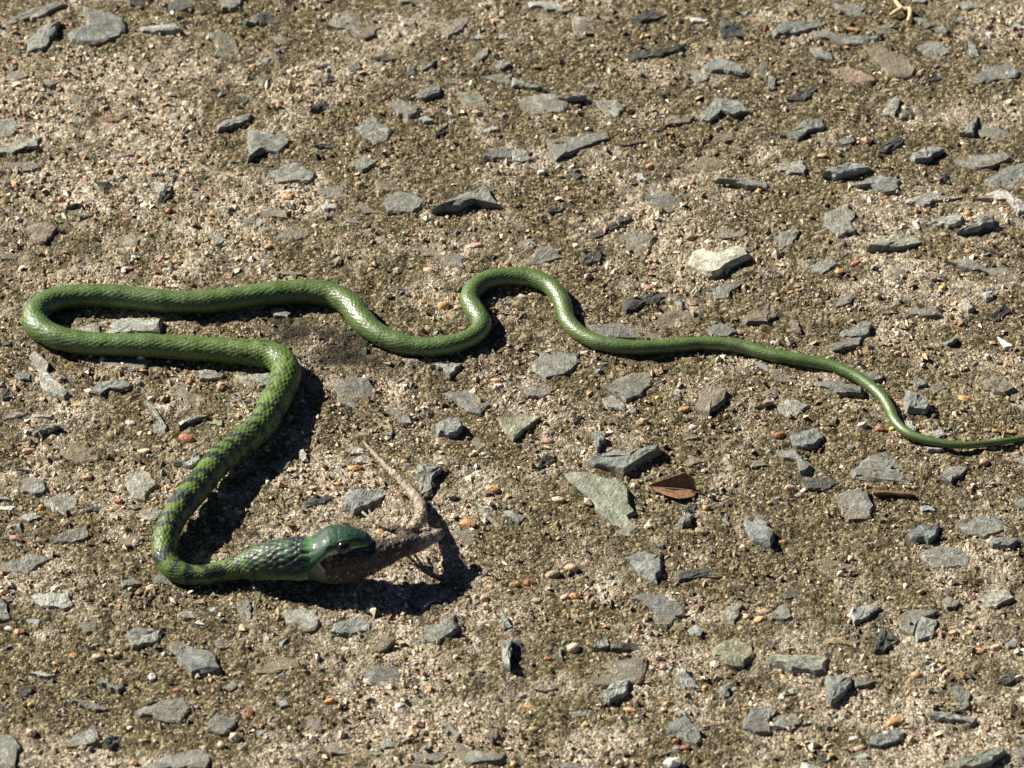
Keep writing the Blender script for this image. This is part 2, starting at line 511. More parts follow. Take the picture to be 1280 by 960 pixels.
chips(960, 200, '''g1 280,330 290,260 400,220 440,270 420,340 440,365 350,390
p1 680,220 760,170 960,140 985,180 860,200 770,230
w1 1040,190 1170,145 1220,170 1200,195 1100,195
w2 1180,165 1215,165 1285,235 1250,275 1215,215
p2 815,295 870,285 975,280 970,315 900,335
g3 950,355 1040,310 1130,290 1130,315 1040,345
g1 30,380 130,330 165,350 120,410 70,430
n2 500,445 620,370 700,360 780,400 700,430 600,440
g1 180,545 240,510 320,500 350,525 270,565
g1 880,510 1000,490 1100,540 1200,535 1260,580 1200,600 1060,550 940,525
b1 790,590 850,570 890,580 820,600
g1 330,710 400,660 440,690 400,720 350,725
g0 570,760 640,730 850,730 870,780 780,785 680,760
p2 960,700 990,680 1030,740 1000,755
p2 1075,660 1120,655 1130,680 1090,685
d2 1105,770 1180,710 1215,740 1140,785
g2 360,850 500,800 525,820 490,880 380,880
g1 280,940 400,890 480,890 460,930 320,960
b1 105,780 150,790 165,860 135,850
c1 870,910 940,880 950,890 890,920
g0 270,740 340,740 350,770 290,770
w0 1150,870 1230,920 1180,930
g0 620,540 700,560 680,590 620,580
d1 1010,430 1100,440 1180,465 1160,475 1060,450
p1 720,310 745,300 760,345 735,345
g0 0,740 40,740 40,780 0,800''')
chips(0, 440, '''p1 145,20 180,0 225,30 245,100 275,190 345,210 320,235 220,195 190,100 160,60
c1 75,115 100,100 155,110 150,140 100,145
d2 5,185 45,180 80,210 10,235
g2 440,190 500,150 580,140 660,150 650,180 550,180 500,205
g1 0,315 110,305 130,320 20,335
g2 130,395 290,355 305,370 170,405
g1 160,310 270,315 250,330 170,325
t0 320,550 330,480 400,410 480,420 490,540 420,560
p1 765,360 820,345 825,410 770,415
p2 720,240 735,245 790,295 830,360 828,395 800,345 760,290
g0 870,160 930,120 970,160 1030,220 1040,280 930,290 920,250
p1 990,90 1040,85 1130,110 1110,130 1000,130
p1 1170,125 1260,115 1350,110 1385,130 1345,165 1240,180
c1 1165,205 1195,200 1210,230
d1 1210,245 1270,220 1280,250
g2 890,370 960,310 1040,310 960,340
n0 1020,350 1110,335 1110,365
p2 870,545 960,520 1000,490 1005,530 960,565
p1 625,625 720,585 760,600 785,670 720,735 660,720
g1 70,660 130,620 220,640 235,690 180,715 110,700
g1 215,740 290,705 380,720 385,770 330,815 270,795
p1 100,820 160,795 205,820 140,850
g1 250,950 330,905 440,865 440,920 360,955
c1 0,700 55,735 0,740
p0 0,770 80,770 60,790 0,790
d1 420,780 520,770 530,790 430,795
p1 695,800 770,780 820,790 780,850 720,850
p0 600,940 660,920 720,960 620,970
g1 80,585 140,560 160,585
c1 70,860 100,840 105,885
p1 1085,700 1130,715 1090,725
g0 500,50 760,40 720,90 560,90
g1 0,1060 150,1005 260,1030 140,1110 20,1090''')
chips(320, 440, '''g1 390,150 460,115 560,125 600,200 595,265 570,290 410,270 405,210
p2 870,60 1030,45 970,115 930,80
g1 930,205 1190,180 1205,205 1120,310 1030,270 970,230
g3 900,350 960,320 1030,330 1030,370 990,400 910,395
n1 1200,320 1300,288 1420,320 1340,380 1290,432 1250,400
g1 640,265 700,290 760,310 780,350 720,350
w1 440,490 470,460 540,470 540,500 480,500
w1 480,530 540,500 590,530 570,550 500,545
g3 800,560 840,555 850,580 930,565 900,600 860,700 820,715
c2 445,715 520,680 620,680 640,720 560,770 490,800 445,775
d2 235,765 270,725 370,710 390,720 340,750 250,775
g1 325,830 350,815 370,845
d1 70,880 120,850 110,875
p1 1085,755 1110,750 1200,840 1240,870 1210,865
g0 970,900 1030,890 1120,920 1100,960 1000,960
c0 1230,790 1280,780 1280,830
g1 60,560 150,520 180,550 120,600
w1 200,485 240,480 260,530 230,540
g0 1070,440 1110,415 1150,470 1100,480
g1 640,410 680,390 680,420
d1 600,500 640,520 640,550
g0 240,130 330,120 350,190 260,200''')
chips(640, 440, '''g1 100,50 150,0 330,0 350,50 270,120 170,135 110,90
c0 60,195 160,155 210,190 160,230 80,225
g1 470,170 580,110 690,90 700,140 650,215 570,250 500,205
p1 450,225 510,205 570,255 565,300 470,270
b2 920,270 940,190 1010,150 1075,190 1065,240 985,310
c2 400,395 430,385 470,430 425,490 415,440
g3 385,525 500,490 610,500 740,460 740,490 650,530 560,585 470,565
n2 265,600 330,585 400,600 530,640 580,690 590,760 610,790 570,810 635,880 590,905 530,890 500,830 430,780 370,700
d2 120,570 160,500 220,520 180,550
c2 830,840 850,800 910,800 890,840 850,860
d1 860,770 920,750 910,790
g0 820,425 870,405 940,430 870,445
c2 1160,850 1175,770 1260,830 1280,840 1310,920 1290,950 1210,930
c1 0,785 70,820 30,850 0,840
d1 310,345 350,325 340,350
t0 840,560 900,510 960,550 880,570
n0 1170,545 1240,540 1280,570 1200,580
c0 1200,40 1280,70 1280,100 1230,70
c1 800,210 840,200 845,230
b2 1215,270 1280,230 1310,245
c0 1040,830 1070,810 1090,860
g2 568,1015 660,980 752,992 728,1140 640,1100
d2 820,1090 1020,1072 1060,1100 840,1128''')
chips(960, 440, '''p1 40,260 100,220 205,270 150,320 60,305
g2 250,150 300,140 480,180 470,205 380,210 260,175
g1 460,110 540,95 575,125 520,145
g2 110,410 180,385 240,370 280,420 200,470 130,450
g2 40,480 130,470 170,520 220,580 165,595 140,535 80,520
d2 165,645 210,625 300,615 350,650 290,680 200,675
g1 415,600 540,510 590,490 640,530 740,600 740,640 650,650 560,650 430,625
g1 325,720 420,690 500,700 530,770 510,820 400,830
g3 680,230 690,195 790,220 810,260 780,290 700,280
p2 680,335 720,340 745,390 730,410 680,390
g1 710,150 760,120 800,150 750,170
g1 820,160 850,145 890,170 830,200
c1 820,400 860,380 895,410 850,425
g1 770,475 850,480 880,495 800,490
b2 1070,140 1120,115 1200,130 1240,170 1190,195 1130,190
g0 1210,260 1280,270 1280,310
g1 855,640 900,570 1000,580 980,610 910,655
g1 1225,530 1290,500 1290,580
c3 700,890 760,860 860,845 850,890 800,935 720,910
g1 960,860 1070,815 1190,820 1190,880 1080,920 1000,905
g2 1100,940 1200,920 1260,940 1200,975 1120,970
g1 1215,740 1290,720 1290,800
c1 760,775 800,765 840,790 770,795
g0 0,85 80,90 140,150 60,150 10,110
d1 0,210 60,190 30,235
g1 760,1010 860,960 1020,980 1000,1065 850,1080
t0 200,1040 330,1010 420,1060 300,1110''')
chips(0, 720, '''p2 160,95 240,85 340,80 370,150 320,160 210,145
c1 0,110 20,110 50,210 0,215
g0 375,235 490,225 490,270 430,280
p2 630,290 680,265 810,265 795,320 660,345
c1 840,345 880,310 960,350 1060,375 1100,470 960,495 910,450 890,390
p1 890,180 930,165 995,185 980,210 920,205
w1 970,240 1000,220 1030,250
g1 1180,120 1255,115 1255,205 1230,225 1190,160
p0 1060,330 1110,310 1170,350 1100,365
g2 480,510 510,505 560,545 630,550 590,575 540,550
d2 85,575 110,540 190,530 130,590
g1 145,480 200,470 275,495 230,500
g1 345,615 430,625 520,650 550,665 440,660
g1 680,680 780,640 920,610 950,650 900,730 790,720
d1 735,640 800,610 800,625
c1 1035,740 1080,690 1150,710 1180,740 1120,790 1050,780
g1 330,840 390,780 480,755 500,800 480,840 380,850
d3 515,830 540,785 600,785 610,800 550,845
g1 0,790 60,790 110,860 80,950 0,960
g1 700,970 830,890 1000,860 1045,900 1040,970
d1 0,630 40,650 10,670
g1 600,30 680,10 700,50 610,60
d1 600,70 680,60 640,120
g0 740,0 830,0 910,65 800,40
b1 970,130 1020,115 1030,140
g0 130,210 200,215 190,250
g0 1100,550 1160,530 1210,545 1150,570
d1 0,290 20,310 0,330''')
chips(320, 720, '''p1 120,180 230,155 310,165 320,240 260,275 160,240
g2 370,280 390,240 520,190 580,220 575,265 470,285
g1 800,300 830,235 920,230 1000,190 1010,260 930,320 840,330
t0 0,430 60,385 220,430 230,470 130,475 0,480
b1 600,340 640,280 690,320 660,360 580,390
g1 530,460 590,440 680,450 720,490 820,500 760,540 660,550 570,520
c0 250,700 310,680 330,740 330,790 255,765
p0 350,840 410,825 490,870 460,890 370,885
g1 620,840 660,820 690,850 640,860
g0 765,890 850,860 960,890 940,925 800,935
p1 930,720 960,720 1020,790 1000,810
g1 990,820 1120,870 1260,900 1240,925 1080,935 1010,920
b2 1145,790 1190,760 1210,800 1180,820
p2 1220,170 1250,190 1280,240 1240,260
p3 1230,320 1280,310 1270,450 1240,440
c0 150,920 250,890 240,915
c0 560,720 600,710 590,740
g1 105,630 150,620 170,650 120,655
c1 770,130 880,105 900,125 830,165
c0 0,770 60,780 20,800''')
chips(640, 720, '''c1 600,110 650,80 760,90 850,140 860,190 770,250 730,230 700,170
n1 1040,195 1070,150 1160,140 1130,200 1100,255 1060,230
p1 880,270 920,245 960,275 940,300 890,295
p2 400,365 420,330 470,305 490,340 440,365
d2 490,340 600,330 720,330 700,350 560,375 500,370
b1 750,330 830,330 840,355 780,350
g0 370,530 430,480 500,420 660,415 670,480 620,540 540,550 430,550
p3 440,580 520,520 590,510 580,570 490,615
p2 815,500 840,460 870,460 940,560 860,560
g2 1030,565 1070,545 1090,600 1060,610
c1 1155,720 1200,660 1290,645 1290,770 1220,780 1160,760
g0 100,555 160,530 230,550 160,570
g2 770,760 860,700 920,750 950,800 930,840 880,830
g1 820,670 870,670 870,700
g0 280,690 370,670 390,690 330,700
c0 160,960 230,920 340,930 370,965
d2 -10,310 40,310 60,360 10,400
g1 430,80 455,85 470,135
g1 230,400 240,350 250,410''')
chips(960, 720, '''d1 80,75 115,30 150,65 180,105 90,105
g1 0,190 70,140 110,160 125,210 10,215
g2 400,155 490,145 550,140 550,165 470,220 430,225
g1 640,205 690,175 800,170 850,180 740,240 730,290 660,260
p2 735,290 770,200 850,215 820,300 750,315
d3 530,360 560,270 590,240 660,295 580,355
g1 870,120 900,95 960,125 940,150 890,160
p1 1030,85 1090,60 1220,65 1230,110 1140,160 1080,150
c1 1190,335 1220,315 1245,350 1200,355
g3 295,490 400,480 420,520 390,570 310,625 300,560
g1 420,500 550,520 440,560
o0 280,320 380,300 470,320 420,345 300,335
g1 900,560 950,540 1010,580 1010,650 930,670 940,610
d2 1150,520 1200,475 1230,460 1260,490 1200,525
g2 790,675 900,680 1045,710 1030,730 940,715 810,690
p1 20,760 60,700 140,680 165,740 80,765
g1 0,660 50,670 0,720
g2 480,840 520,800 600,780 640,750 690,770 640,820 560,850
n3 880,960 930,930 1100,870 1180,850 1190,870 1120,930 940,970
d1 250,900 270,880 310,910 290,925
g1 420,910 480,880 515,905 450,920
g1 1230,880 1290,850 1290,920 1250,910
g0 1230,800 1290,790 1290,830
n0 40,600 130,560 130,590''')

HREL = [.0006, .0012, .0021, .0033]
def chip_mesh(P, h, wedge, rnd):
    """P: outline in metres round the chip's own origin; a slab with broken edges, an uneven top and its foot below the mortar"""
    pts = []
    n = len(P)
    per = sum((P[(i+1) % n]-P[i]).length for i in range(n))
    step = max(per/18, .0014)
    for i in range(n):
        a, b = P[i], P[(i+1) % n]
        m = max(1, int(round((b-a).length/step)))
        for k in range(m):
            q = a.lerp(b, k/m)
            j = (b-a).length/m*.30 if k else (b-a).length/m*.14
            pts.append(q + Vector((rnd.uniform(-j, j), rnd.uniform(-j, j))))
    n = len(pts)
    R = max(p.length for p in pts)
    tx, ty = rnd.uniform(-.10, .10), rnd.uniform(-.10, .10)
    away = Vector((.88, -.47))
    def top(p):
        z = h + tx*p.x + ty*p.y
        if wedge: z -= .42*h*(1 + 1.2*p.dot(away)/R)
        return z
    V = []
    for p in pts: V.append((p.x*1.10, p.y*1.10, -.0022))
    for p in pts:
        s = 1 + rnd.uniform(-.03, .05); V.append((p.x*s, p.y*s, max(-.0012, top(p)*.55 - .0002 + rnd.uniform(-.15, .15)*h)))
    for p in pts:
        s = rnd.uniform(.84, .96); V.append((p.x*s, p.y*s, top(p) + rnd.uniform(-.14, .10)*h))
    for p in pts:
        s = rnd.uniform(.45, .6); V.append((p.x*s, p.y*s, top(p)*1.04 + rnd.uniform(-.12, .16)*h))
    V.append((0, 0, top(Vector((0, 0)))*1.05 + rnd.uniform(-.1, .15)*h))
    F = []
    for r in range(3):
        for i in range(n):
            j = (i+1) % n
            a, b, c, d = r*n+i, r*n+j, (r+1)*n+j, (r+1)*n+i
            F += [(a, b, c), (a, c, d)] if (i+r) % 2 else [(a, b, d), (b, c, d)]
    for i in range(n): F.append((3*n+i, 3*n+(i+1) % n, 4*n))
    return V, F
rs = random.Random(5)
def ccw(P):
    A = sum(P[i].x*P[(i+1) % len(P)].y - P[(i+1) % len(P)].x*P[i].y for i in range(len(P)))
    return P if A > 0 else P[::-1]
SMALL_CHIPS = []     # beyond the 300 largest: joined with the loose aggregate further down
def place_chip(poly, tone, rel, name='stone', parent=ground, dust=None, small=False):
    h = HREL[rel]*rs.uniform(.85, 1.2)
    W = [at(x, y, h) for x, y in poly]
    c = sum(W, Vector())/len(W)
    P = ccw([Vector((w.x-c.x, w.y-c.y)) for w in W])
    V, F = chip_mesh(P, h, tone == 'd', rs)
    if small:
        t = TONE[tone]; s = rs.uniform(.85, 1.2)*(1.0 if tone in 'dokr' else 1.22); w = rs.uniform(-.02, .02)
        SMALL_CHIPS.append(([(v[0]+c.x, v[1]+c.y, v[2]+gz(c)+.0001) for v in V], F, (t[0]*s*(1+w), t[1]*s, t[2]*s*(1-w))))
        return None
    me = mesh_py(name, V, F, False)
    o = link(name, me, M_STONE, parent)
    o.location = (c.x, c.y, gz(c) + .0001)
    t = TONE[tone]; s = rs.uniform(.85, 1.2)*(1.0 if tone in 'dokr' else 1.22); w = rs.uniform(-.02, .02)
    o.color = (t[0]*s*(1+w), t[1]*s, t[2]*s*(1-w), dust if dust is not None else ([.95, .68, .4, .25][rel]))
    return o
n_chip = 0
def poly_area(r):
    P = [tuple(map(float, q.split(','))) for q in r[1:]]
    return abs(sum(P[i-1][0]*P[i][1] - P[i][0]*P[i-1][1] for i in range(len(P))))/2
AREA_MIN = sorted((poly_area(r) for rows in CHIPS.values() for r in rows), reverse=True)[294]
for (ox, oy), rows in CHIPS.items():
    for r in rows:
        poly = [(ox + float(q.split(',')[0])/4, oy + float(q.split(',')[1])/4) for q in r[1:]]
        poly = [(x if 0 < x < 1279 else x + (-6 if x <= 0 else 6), y if 0 < y else y-6) for x, y in poly]
        place_chip(poly, r[0][0], int(r[0][1]), small=poly_area(r) < AREA_MIN); n_chip += 1
print('chips', n_chip)

# ------------------------------------------------------------------ rounded pebbles (tile origin; x, y, half width, half height at 4x; colour)
PCOL = {'o': (.58, .33, .14), 'p': (.62, .42, .27), 'c': (.62, .53, .36), 'w': (.74, .69, .61), 'u': (.38, .17, .085), 'k': (.56, .33, .26),
        'y': (.60, .42, .13), 't': (.42, .33, .20), 'r': (.50, .20, .13)}
PEBS = {(0, 0): '1265,335,18,15,o 785,440,20,18,c 655,488,15,13,o 690,597,28,14,p 190,482,25,16,t 510,490,22,10,k 760,875,22,18,u 430,905,20,14,o 515,815,20,16,c 295,238,18,10,w 440,298,15,10,w 190,515,15,14,c 1135,800,22,12,u',
 (320, 0): '545,335,22,12,y 640,350,18,15,w 945,295,26,14,p 600,45,18,12,o 570,240,16,10,c 650,835,24,14,p 515,925,22,17,p 1105,570,28,16,p 110,515,36,18,k 450,485,18,12,k 160,940,20,14,p 1200,105,35,10,p 170,350,22,14,w',
 (640, 0): '1130,275,30,16,t 780,325,25,13,u 690,835,22,16,o 380,650,15,13,w 650,190,16,14,o 1180,215,30,14,k 430,437,13,10,r 1040,463,14,11,w 670,735,20,14,p 10,690,15,11,u 905,910,15,12,r 150,860,22,18,w 780,150,14,10,u',
 (960, 0): '492,695,34,26,p 430,145,42,11,o 270,780,30,16,p 975,715,17,13,w 900,200,15,13,o 1070,225,20,14,t 590,830,26,18,t 330,505,20,13,p 75,455,17,13,p 1110,178,26,20,w',
 (0, 200): '760,72,22,18,o 845,248,22,20,u 420,102,22,14,r 670,485,18,15,w 885,500,30,14,o 640,297,32,15,u 245,557,22,16,t 730,120,16,15,w 1195,80,26,14,p 640,540,28,10,k',
 (320, 200): '160,187,32,16,o 520,124,24,18,p 1100,425,44,16,k 860,550,30,14,p 60,430,26,14,o 942,730,30,26,o 830,702,24,14,o 590,520,22,10,p 1260,515,20,16,k 580,550,20,11,p 690,465,15,10,c 740,370,14,10,w',
 (640, 200): '895,380,38,24,t 380,580,22,18,k 665,633,35,12,k 900,715,24,17,p 930,610,14,10,c 1230,490,15,14,t 680,505,26,12,p 50,685,27,16,c 320,430,20,16,w 490,97,18,11,y 330,260,18,14,t',
 (960, 200): '998,270,26,20,o 885,378,30,16,p 1005,460,27,16,o 915,490,17,15,y 440,520,28,13,r 355,560,30,19,o 650,635,18,14,w 875,638,22,18,y 550,685,22,16,t 35,670,22,13,p 825,700,13,10,w 25,915,17,13,w 425,170,18,11,y 215,285,15,11,o 500,955,22,12,o 150,655,16,10,o',
 (0, 440): '935,433,42,23,r 595,745,28,15,r 650,358,30,16,w 140,487,28,14,p 325,857,28,20,p 205,775,20,17,o 435,628,27,18,p 390,270,26,7,y 1105,172,27,26,k 575,595,20,15,k 490,720,15,10,o 755,235,20,15,w 80,925,36,18,k 720,487,36,12,p 865,690,26,11,p',
 (320, 440): '1180,685,42,16,o 1055,850,48,13,o 495,578,42,16,o 745,552,20,13,p 410,655,20,14,o 1140,508,18,13,c 1085,510,25,14,t 1210,630,25,12,t 980,722,25,18,t 850,260,26,10,p 1200,135,28,12,o 1215,165,26,17,w 290,680,26,14,p 1580,1078,36,24,p 1480,1110,40,24,t',
 (640, 440): '865,290,34,17,o 655,348,30,20,p 730,232,17,16,y 905,377,28,14,w 805,153,20,14,o 1075,320,20,14,t 612,663,22,18,c 235,735,38,20,c 970,772,18,17,o 960,592,18,13,w 1255,365,22,16,k 405,130,22,12,o 170,440,34,18,p 170,400,16,13,k 495,405,22,10,w 945,890,35,24,t 365,2,26,12,c 990,330,12,11,w',
 (960, 440): '980,228,40,18,o 560,385,28,21,u 622,385,16,14,y 1080,550,25,20,p 110,680,36,20,p 1140,393,22,12,y 1210,397,24,12,y 1095,388,20,11,t 975,385,20,12,c 740,682,26,14,t 65,945,25,17,o 60,415,28,18,u 475,370,26,20,w 925,820,26,14,t 1120,475,30,18,t 650,8,26,13,o 490,8,22,13,o 1220,620,22,12,c 5,755,16,13,y 925,110,20,13,t',
 (0, 720): '95,270,32,22,o 45,255,24,15,w 490,400,34,21,c 580,390,26,18,p 360,395,24,18,o 760,505,22,24,w 885,575,26,13,r 150,645,15,13,y 155,785,26,22,p 1175,808,30,27,c 670,930,24,17,o 20,75,26,14,p 750,62,34,13,p 1105,845,26,18,p 1250,690,20,24,u 890,478,18,14,u 720,825,26,14,t 650,762,16,14,w 570,942,28,16,c',
 (320, 720): '375,632,28,19,o 450,368,30,10,c 930,105,22,13,o 1000,405,16,15,c 810,735,36,20,k 840,670,20,14,c 780,790,30,13,p 1140,105,24,18,p 200,555,20,13,c 720,650,26,20,w',
 (640, 720): '310,355,34,29,c 315,100,28,18,o 265,103,22,15,p 120,115,25,15,t 1240,222,28,22,o 1175,205,22,17,p 755,455,25,18,k 780,640,24,16,o 965,560,15,14,o 870,860,27,14,r 110,765,30,18,t 180,410,24,12,u 800,940,52,30,w 80,650,28,9,o 590,663,35,8,o 490,870,16,18,k 815,832,20,14,o 10,945,18,18,o 1255,180,40,13,p 940,155,24,14,u 15,45,26,12,o 85,30,40,20,u',
 (960, 720): '745,495,32,24,o 765,78,20,12,o 930,290,24,17,p 785,352,20,15,p 1060,375,36,13,o 1140,360,27,17,p 240,848,22,16,u 460,865,35,20,p 875,425,14,11,y 630,730,46,18,o 1010,290,20,14,y 430,815,30,12,w 700,750,30,13,t'}
PM = []
for k in range(7):
    bm = bmesh.new(); bmesh.ops.create_icosphere(bm, subdivisions=2 if k < 3 else 1, radius=1)
    dirs = [Vector((rs.gauss(0, 1), rs.gauss(0, 1), rs.gauss(0, 1))).normalized() for _ in range(9)]
    lim = [rs.uniform(.62, .9) for _ in dirs]
    for v in bm.verts:
        for d, l in zip(dirs, lim):
            e = v.co.dot(d)
            if e > l: v.co -= d*(e-l)*.85
        v.co *= 1 + rs.uniform(-.05, .05)
    me = bpy.data.meshes.new('pebble'); bm.to_mesh(me); bm.free()
    me.polygons.foreach_set('use_smooth', [k % 2 == 0]*len(me.polygons)); me.materials.append(M_PEBBLE); PM.append(me)
n_peb = 0
for (ox, oy), txt in PEBS.items():
    for w in txt.split():
        x, y, rx, ry, c = w.split(','); x, y, rx, ry = float(x)/4+ox, float(y)/4+oy, float(rx)/4*S, float(ry)/4*S
        o = link('pebble', PM[rs.randrange(7)], None, ground)
        rz = min(ry*1.15, rx)*.9; rgy = min(max(ry*1.15, .6*rx), 1.5*rx)
        p = at(x, y, rz*.35)
        o.location = (p.x, p.y, gz(p) + rz*.25)
        o.scale = (rx*1.08, rgy, rz)
        o.rotation_euler = (rs.uniform(-.2, .2), rs.uniform(-.2, .2), rs.uniform(-.35, .35) + rs.choice([0, math.pi]))
        s = rs.uniform(.8, 1.15); t = PCOL[c]; o.color = (t[0]*s, t[1]*s, t[2]*s, 1); n_peb += 1
print('pebbles', n_peb)

# smaller chips everywhere and the same aggregate going on outside the frame: one mass
Vs, Fs, Cs = [], [], []
def add_small(x, y, r, h, tone):
    n = rs.randint(5, 7); ph = rs.uniform(0, 6.28); e = rs.uniform(.4, .8); rot = rs.gauss(.15, .6)
    P = []
    for i in range(n):
        a = ph + 6.283*i/n + rs.uniform(-.3, .3); q = Vector((math.cos(a)*r*rs.uniform(.7, 1.1), math.sin(a)*r*e*rs.uniform(.7, 1.1)))
        P.append(Vector((q.x*math.cos(rot)-q.y*math.sin(rot), q.x*math.sin(rot)+q.y*math.cos(rot))))
    tx, ty = rs.uniform(-.35, .35), rs.uniform(-.35, .35)
    z = gz((x, y)); b = len(Vs)
    for s, hh in ((1.1, -1.0), (1.0, .45), (.62, 1.0)):
        for p in P: Vs.append((x+p.x*s, y+p.y*s, z + h*hh + (tx*p.x+ty*p.y)*(s < 1.05) + rs.uniform(-.1, .1)*h))
    Vs.append((x, y, z+h*1.05))
    for r_ in range(2):
        for i in range(n):
            j = (i+1) % n; Fs.append((b+r_*n+i, b+r_*n+j, b+(r_+1)*n+j)); Fs.append((b+r_*n+i, b+(r_+1)*n+j, b+(r_+1)*n+i))
    for i in range(n): Fs.append((b+2*n+i, b+2*n+(i+1) % n, b+3*n))
    Cs.extend([tone]*(3*n+1))
for k in range(900):
    x, y = rs.uniform(-.24, .24), rs.uniform(-.25, .31)
    t = rs.choice(['g', 'g', 'd', 'c', 'b', 'p']); s = rs.uniform(.8, 1.2)
    add_small(x, y, rs.uniform(.0009, .0023), rs.uniform(.0004, .0012), tuple(q*s for q in TONE[t]))
k = 0
while k < 900:
    x, y = rs.uniform(-.55, .55), rs.uniform(-.6, .7)
    if abs(x) < .232 + .03*(y/.3) and -.245 < y < .30: continue
    t = rs.choice(['g', 'g', 'g', 'd', 'c', 'b', 'p']); s = rs.uniform(.8, 1.2); k += 1
    add_small(x, y, rs.uniform(.004, .013), rs.uniform(.0008, .0026), tuple(q*s for q in TONE[t]))
for V, F, c in SMALL_CHIPS:
    b = len(Vs); Vs += V; Fs += [tuple(q+b for q in f) for f in F]; Cs += [c]*len(V)
me = mesh_np('aggregate', Vs, Fs, False)
set_col(me, 'tint', Cs)
kk = NT('small_chip'); c = kk.attr('tint').outputs['Color']
nn = kk.noise(900, 4, .7)
M_SMALL = kk.out(kk.mix(1.0, c, kk.ramp(nn, [(.3, (.5, .5, .5)), (.7, (1.5, 1.5, 1.45))]), 'MULTIPLY'), .75, kk.bump(nn, .0006, .8), .3)
tag(link('aggregate', me, M_SMALL, ground), 'small grey aggregate chips', kind='stuff')

# ------------------------------------------------------------------ the snake
G = S
# pixel x, y of the body's middle, half width in pixels, clearance under it in pixels, vertical stretch: from neck to tail
PATH = [(384, 698, 26, 12, 1.10), (373, 699, 27, 10.5, 1.04), (362, 699, 27, 10, 1.03), (347, 700, 26.5, 8, 1), (334, 702, 25, 6.5, 1), (322, 704, 22.5, 5, 1), (309, 707, 18.5, 4, 1), (297, 710, 15.5, 3, 1),
 (280, 714, 13.6, 2, 1), (255, 719, 13, 1, 1), (230, 718, 13.6, 1, 1), (213, 708, 15, 3, 1), (205, 688, 16.2, 7, 1), (212, 660, 17, 11, 1),
 (227, 634, 18, 13, 1), (249, 606, 18.2, 12, 1), (273, 577, 18.4, 9, 1), (303, 552, 18.6, 6, 1), (328, 529, 18.8, 4, 1), (344, 500, 19, 3, 1),
 (356, 476, 19.2, 2, 1), (355, 456, 18.8, 1, 1), (337, 444, 18, 0, 1), (305, 440, 17, 0, 1), (270, 437, 16.6, 0, 1), (235, 435, 16.2, 0, 1), (195, 433, 15.8, 0, 1),
 (150, 432, 15.2, 0, 1), (105, 429, 15.4, 0, 1), (70, 422, 16, 0, 1), (49, 410, 16.6, 0, 1), (43, 396, 17, 0, 1), (52, 382, 16.2, 0, 1), (75, 373, 15.6, 0, 1), (110, 370, 15.4, 0, 1),
 (150, 371, 15.2, 0, 1), (200, 376, 15, 0, 1), (250, 377, 15, 0, 1), (300, 371, 15.6, 0, 1), (345, 366, 15.8, 0, 1), (385, 364, 16, 0, 1), (415, 368, 16.2, 0, 1), (437, 380, 16.2, 0, 1),
 (452, 399, 15.6, 0, 1), (470, 415, 14.6, 0, 1), (500, 428, 13.4, 0, 1), (535, 433, 12.6, 0, 1), (570, 430, 12.4, 0, 1), (594, 420, 12.6, 0, 1), (602, 406, 12.8, 0, 1),
 (595, 392, 13, 0, 1), (587, 377, 13, 0, 1), (592, 362, 12.8, 0, 1), (610, 350, 12.6, 0, 1), (638, 346, 12.2, 0, 1), (664, 348, 12.2, 0, 1), (686, 357, 12, 0, 1), (699, 371, 11.6, 0, 1), (705, 386, 11.2, 0, 1),
 (710, 402, 10.8, 0, 1), (726, 418, 10.4, 0, 1), (752, 430, 10, 0, 1), (790, 435, 9.8, 0, 1), (835, 433, 9.4, 0, 1), (885, 430, 9.2, 0, 1), (925, 434, 9, 0, 1), (965, 445, 8.8, 0, 1),
 (1005, 452, 8.4, 0, 1), (1042, 459, 8, 0, 1), (1075, 474, 7.6, 0, 1), (1100, 493, 7.2, 1, 1), (1112, 511, 7, 2, 1), (1119, 527, 6.6, 3, 1), (1135, 542, 6.2, 4, 1), (1162, 551, 5.6, 5, 1),
 (1200, 556, 5.0, 5, 1), (1240, 553, 4.5, 3, 1), (1280, 547, 4.0, 1, 1), (1320, 543, 3.4, 0, 1), (1370, 544, 2.6, 0, 1), (1420, 551, 1.8, 0, 1), (1455, 554, 1.0, 0, 1)]
K = []
for (x, y, r, lift, st) in PATH:
    # local scale: nearer things are a little larger on the picture
    p = at(x, y, (r*st+lift)*G)
    d = (p - cam.location).dot(Vector((0, CA, -SA)))/CAM_D
    R = r*G*d*.96
    hz = R*st + lift*G - .0005
    p = at(x, y, hz)
    K.append((p.x, p.y, hz, R, st))
K = np.array(K)
def catmull(K, per=40):
    out = []
    n = len(K)
    for i in range(n-1):
        p0 = K[max(i-1, 0)]; p1 = K[i]; p2 = K[i+1]; p3 = K[min(i+2, n-1)]
        for t in np.linspace(0, 1, per, endpoint=False):
            out.append(.5*((2*p1) + (p2-p0)*t + (2*p0-5*p1+4*p2-p3)*t*t + (3*p1-p0-3*p2+p3)*t**3))
    out.append(K[-1])
    return np.array(out)
C = catmull(K)
for _ in range(30):      # relax kinks
    C[1:-1, :3] = .5*C[1:-1, :3] + .25*(C[:-2, :3] + C[2:, :3])
ds = np.linalg.norm(np.diff(C[:, :3], axis=0), axis=1)
arc = np.concatenate([[0], np.cumsum(ds)])
Rm = .5*(C[1:, 3]+C[:-1, 3])
tt = np.concatenate([[0], np.cumsum(ds/(np.maximum(Rm, .0012)*.42))])     # scale rows from neck to tail
ROWS = tt[-1]
NR = int(ROWS*5)
tq = np.linspace(0, ROWS, NR)
Q = np.stack([np.interp(tq, tt, C[:, k]) for k in range(5)], 1)
aq = np.interp(tq, tt, arc)
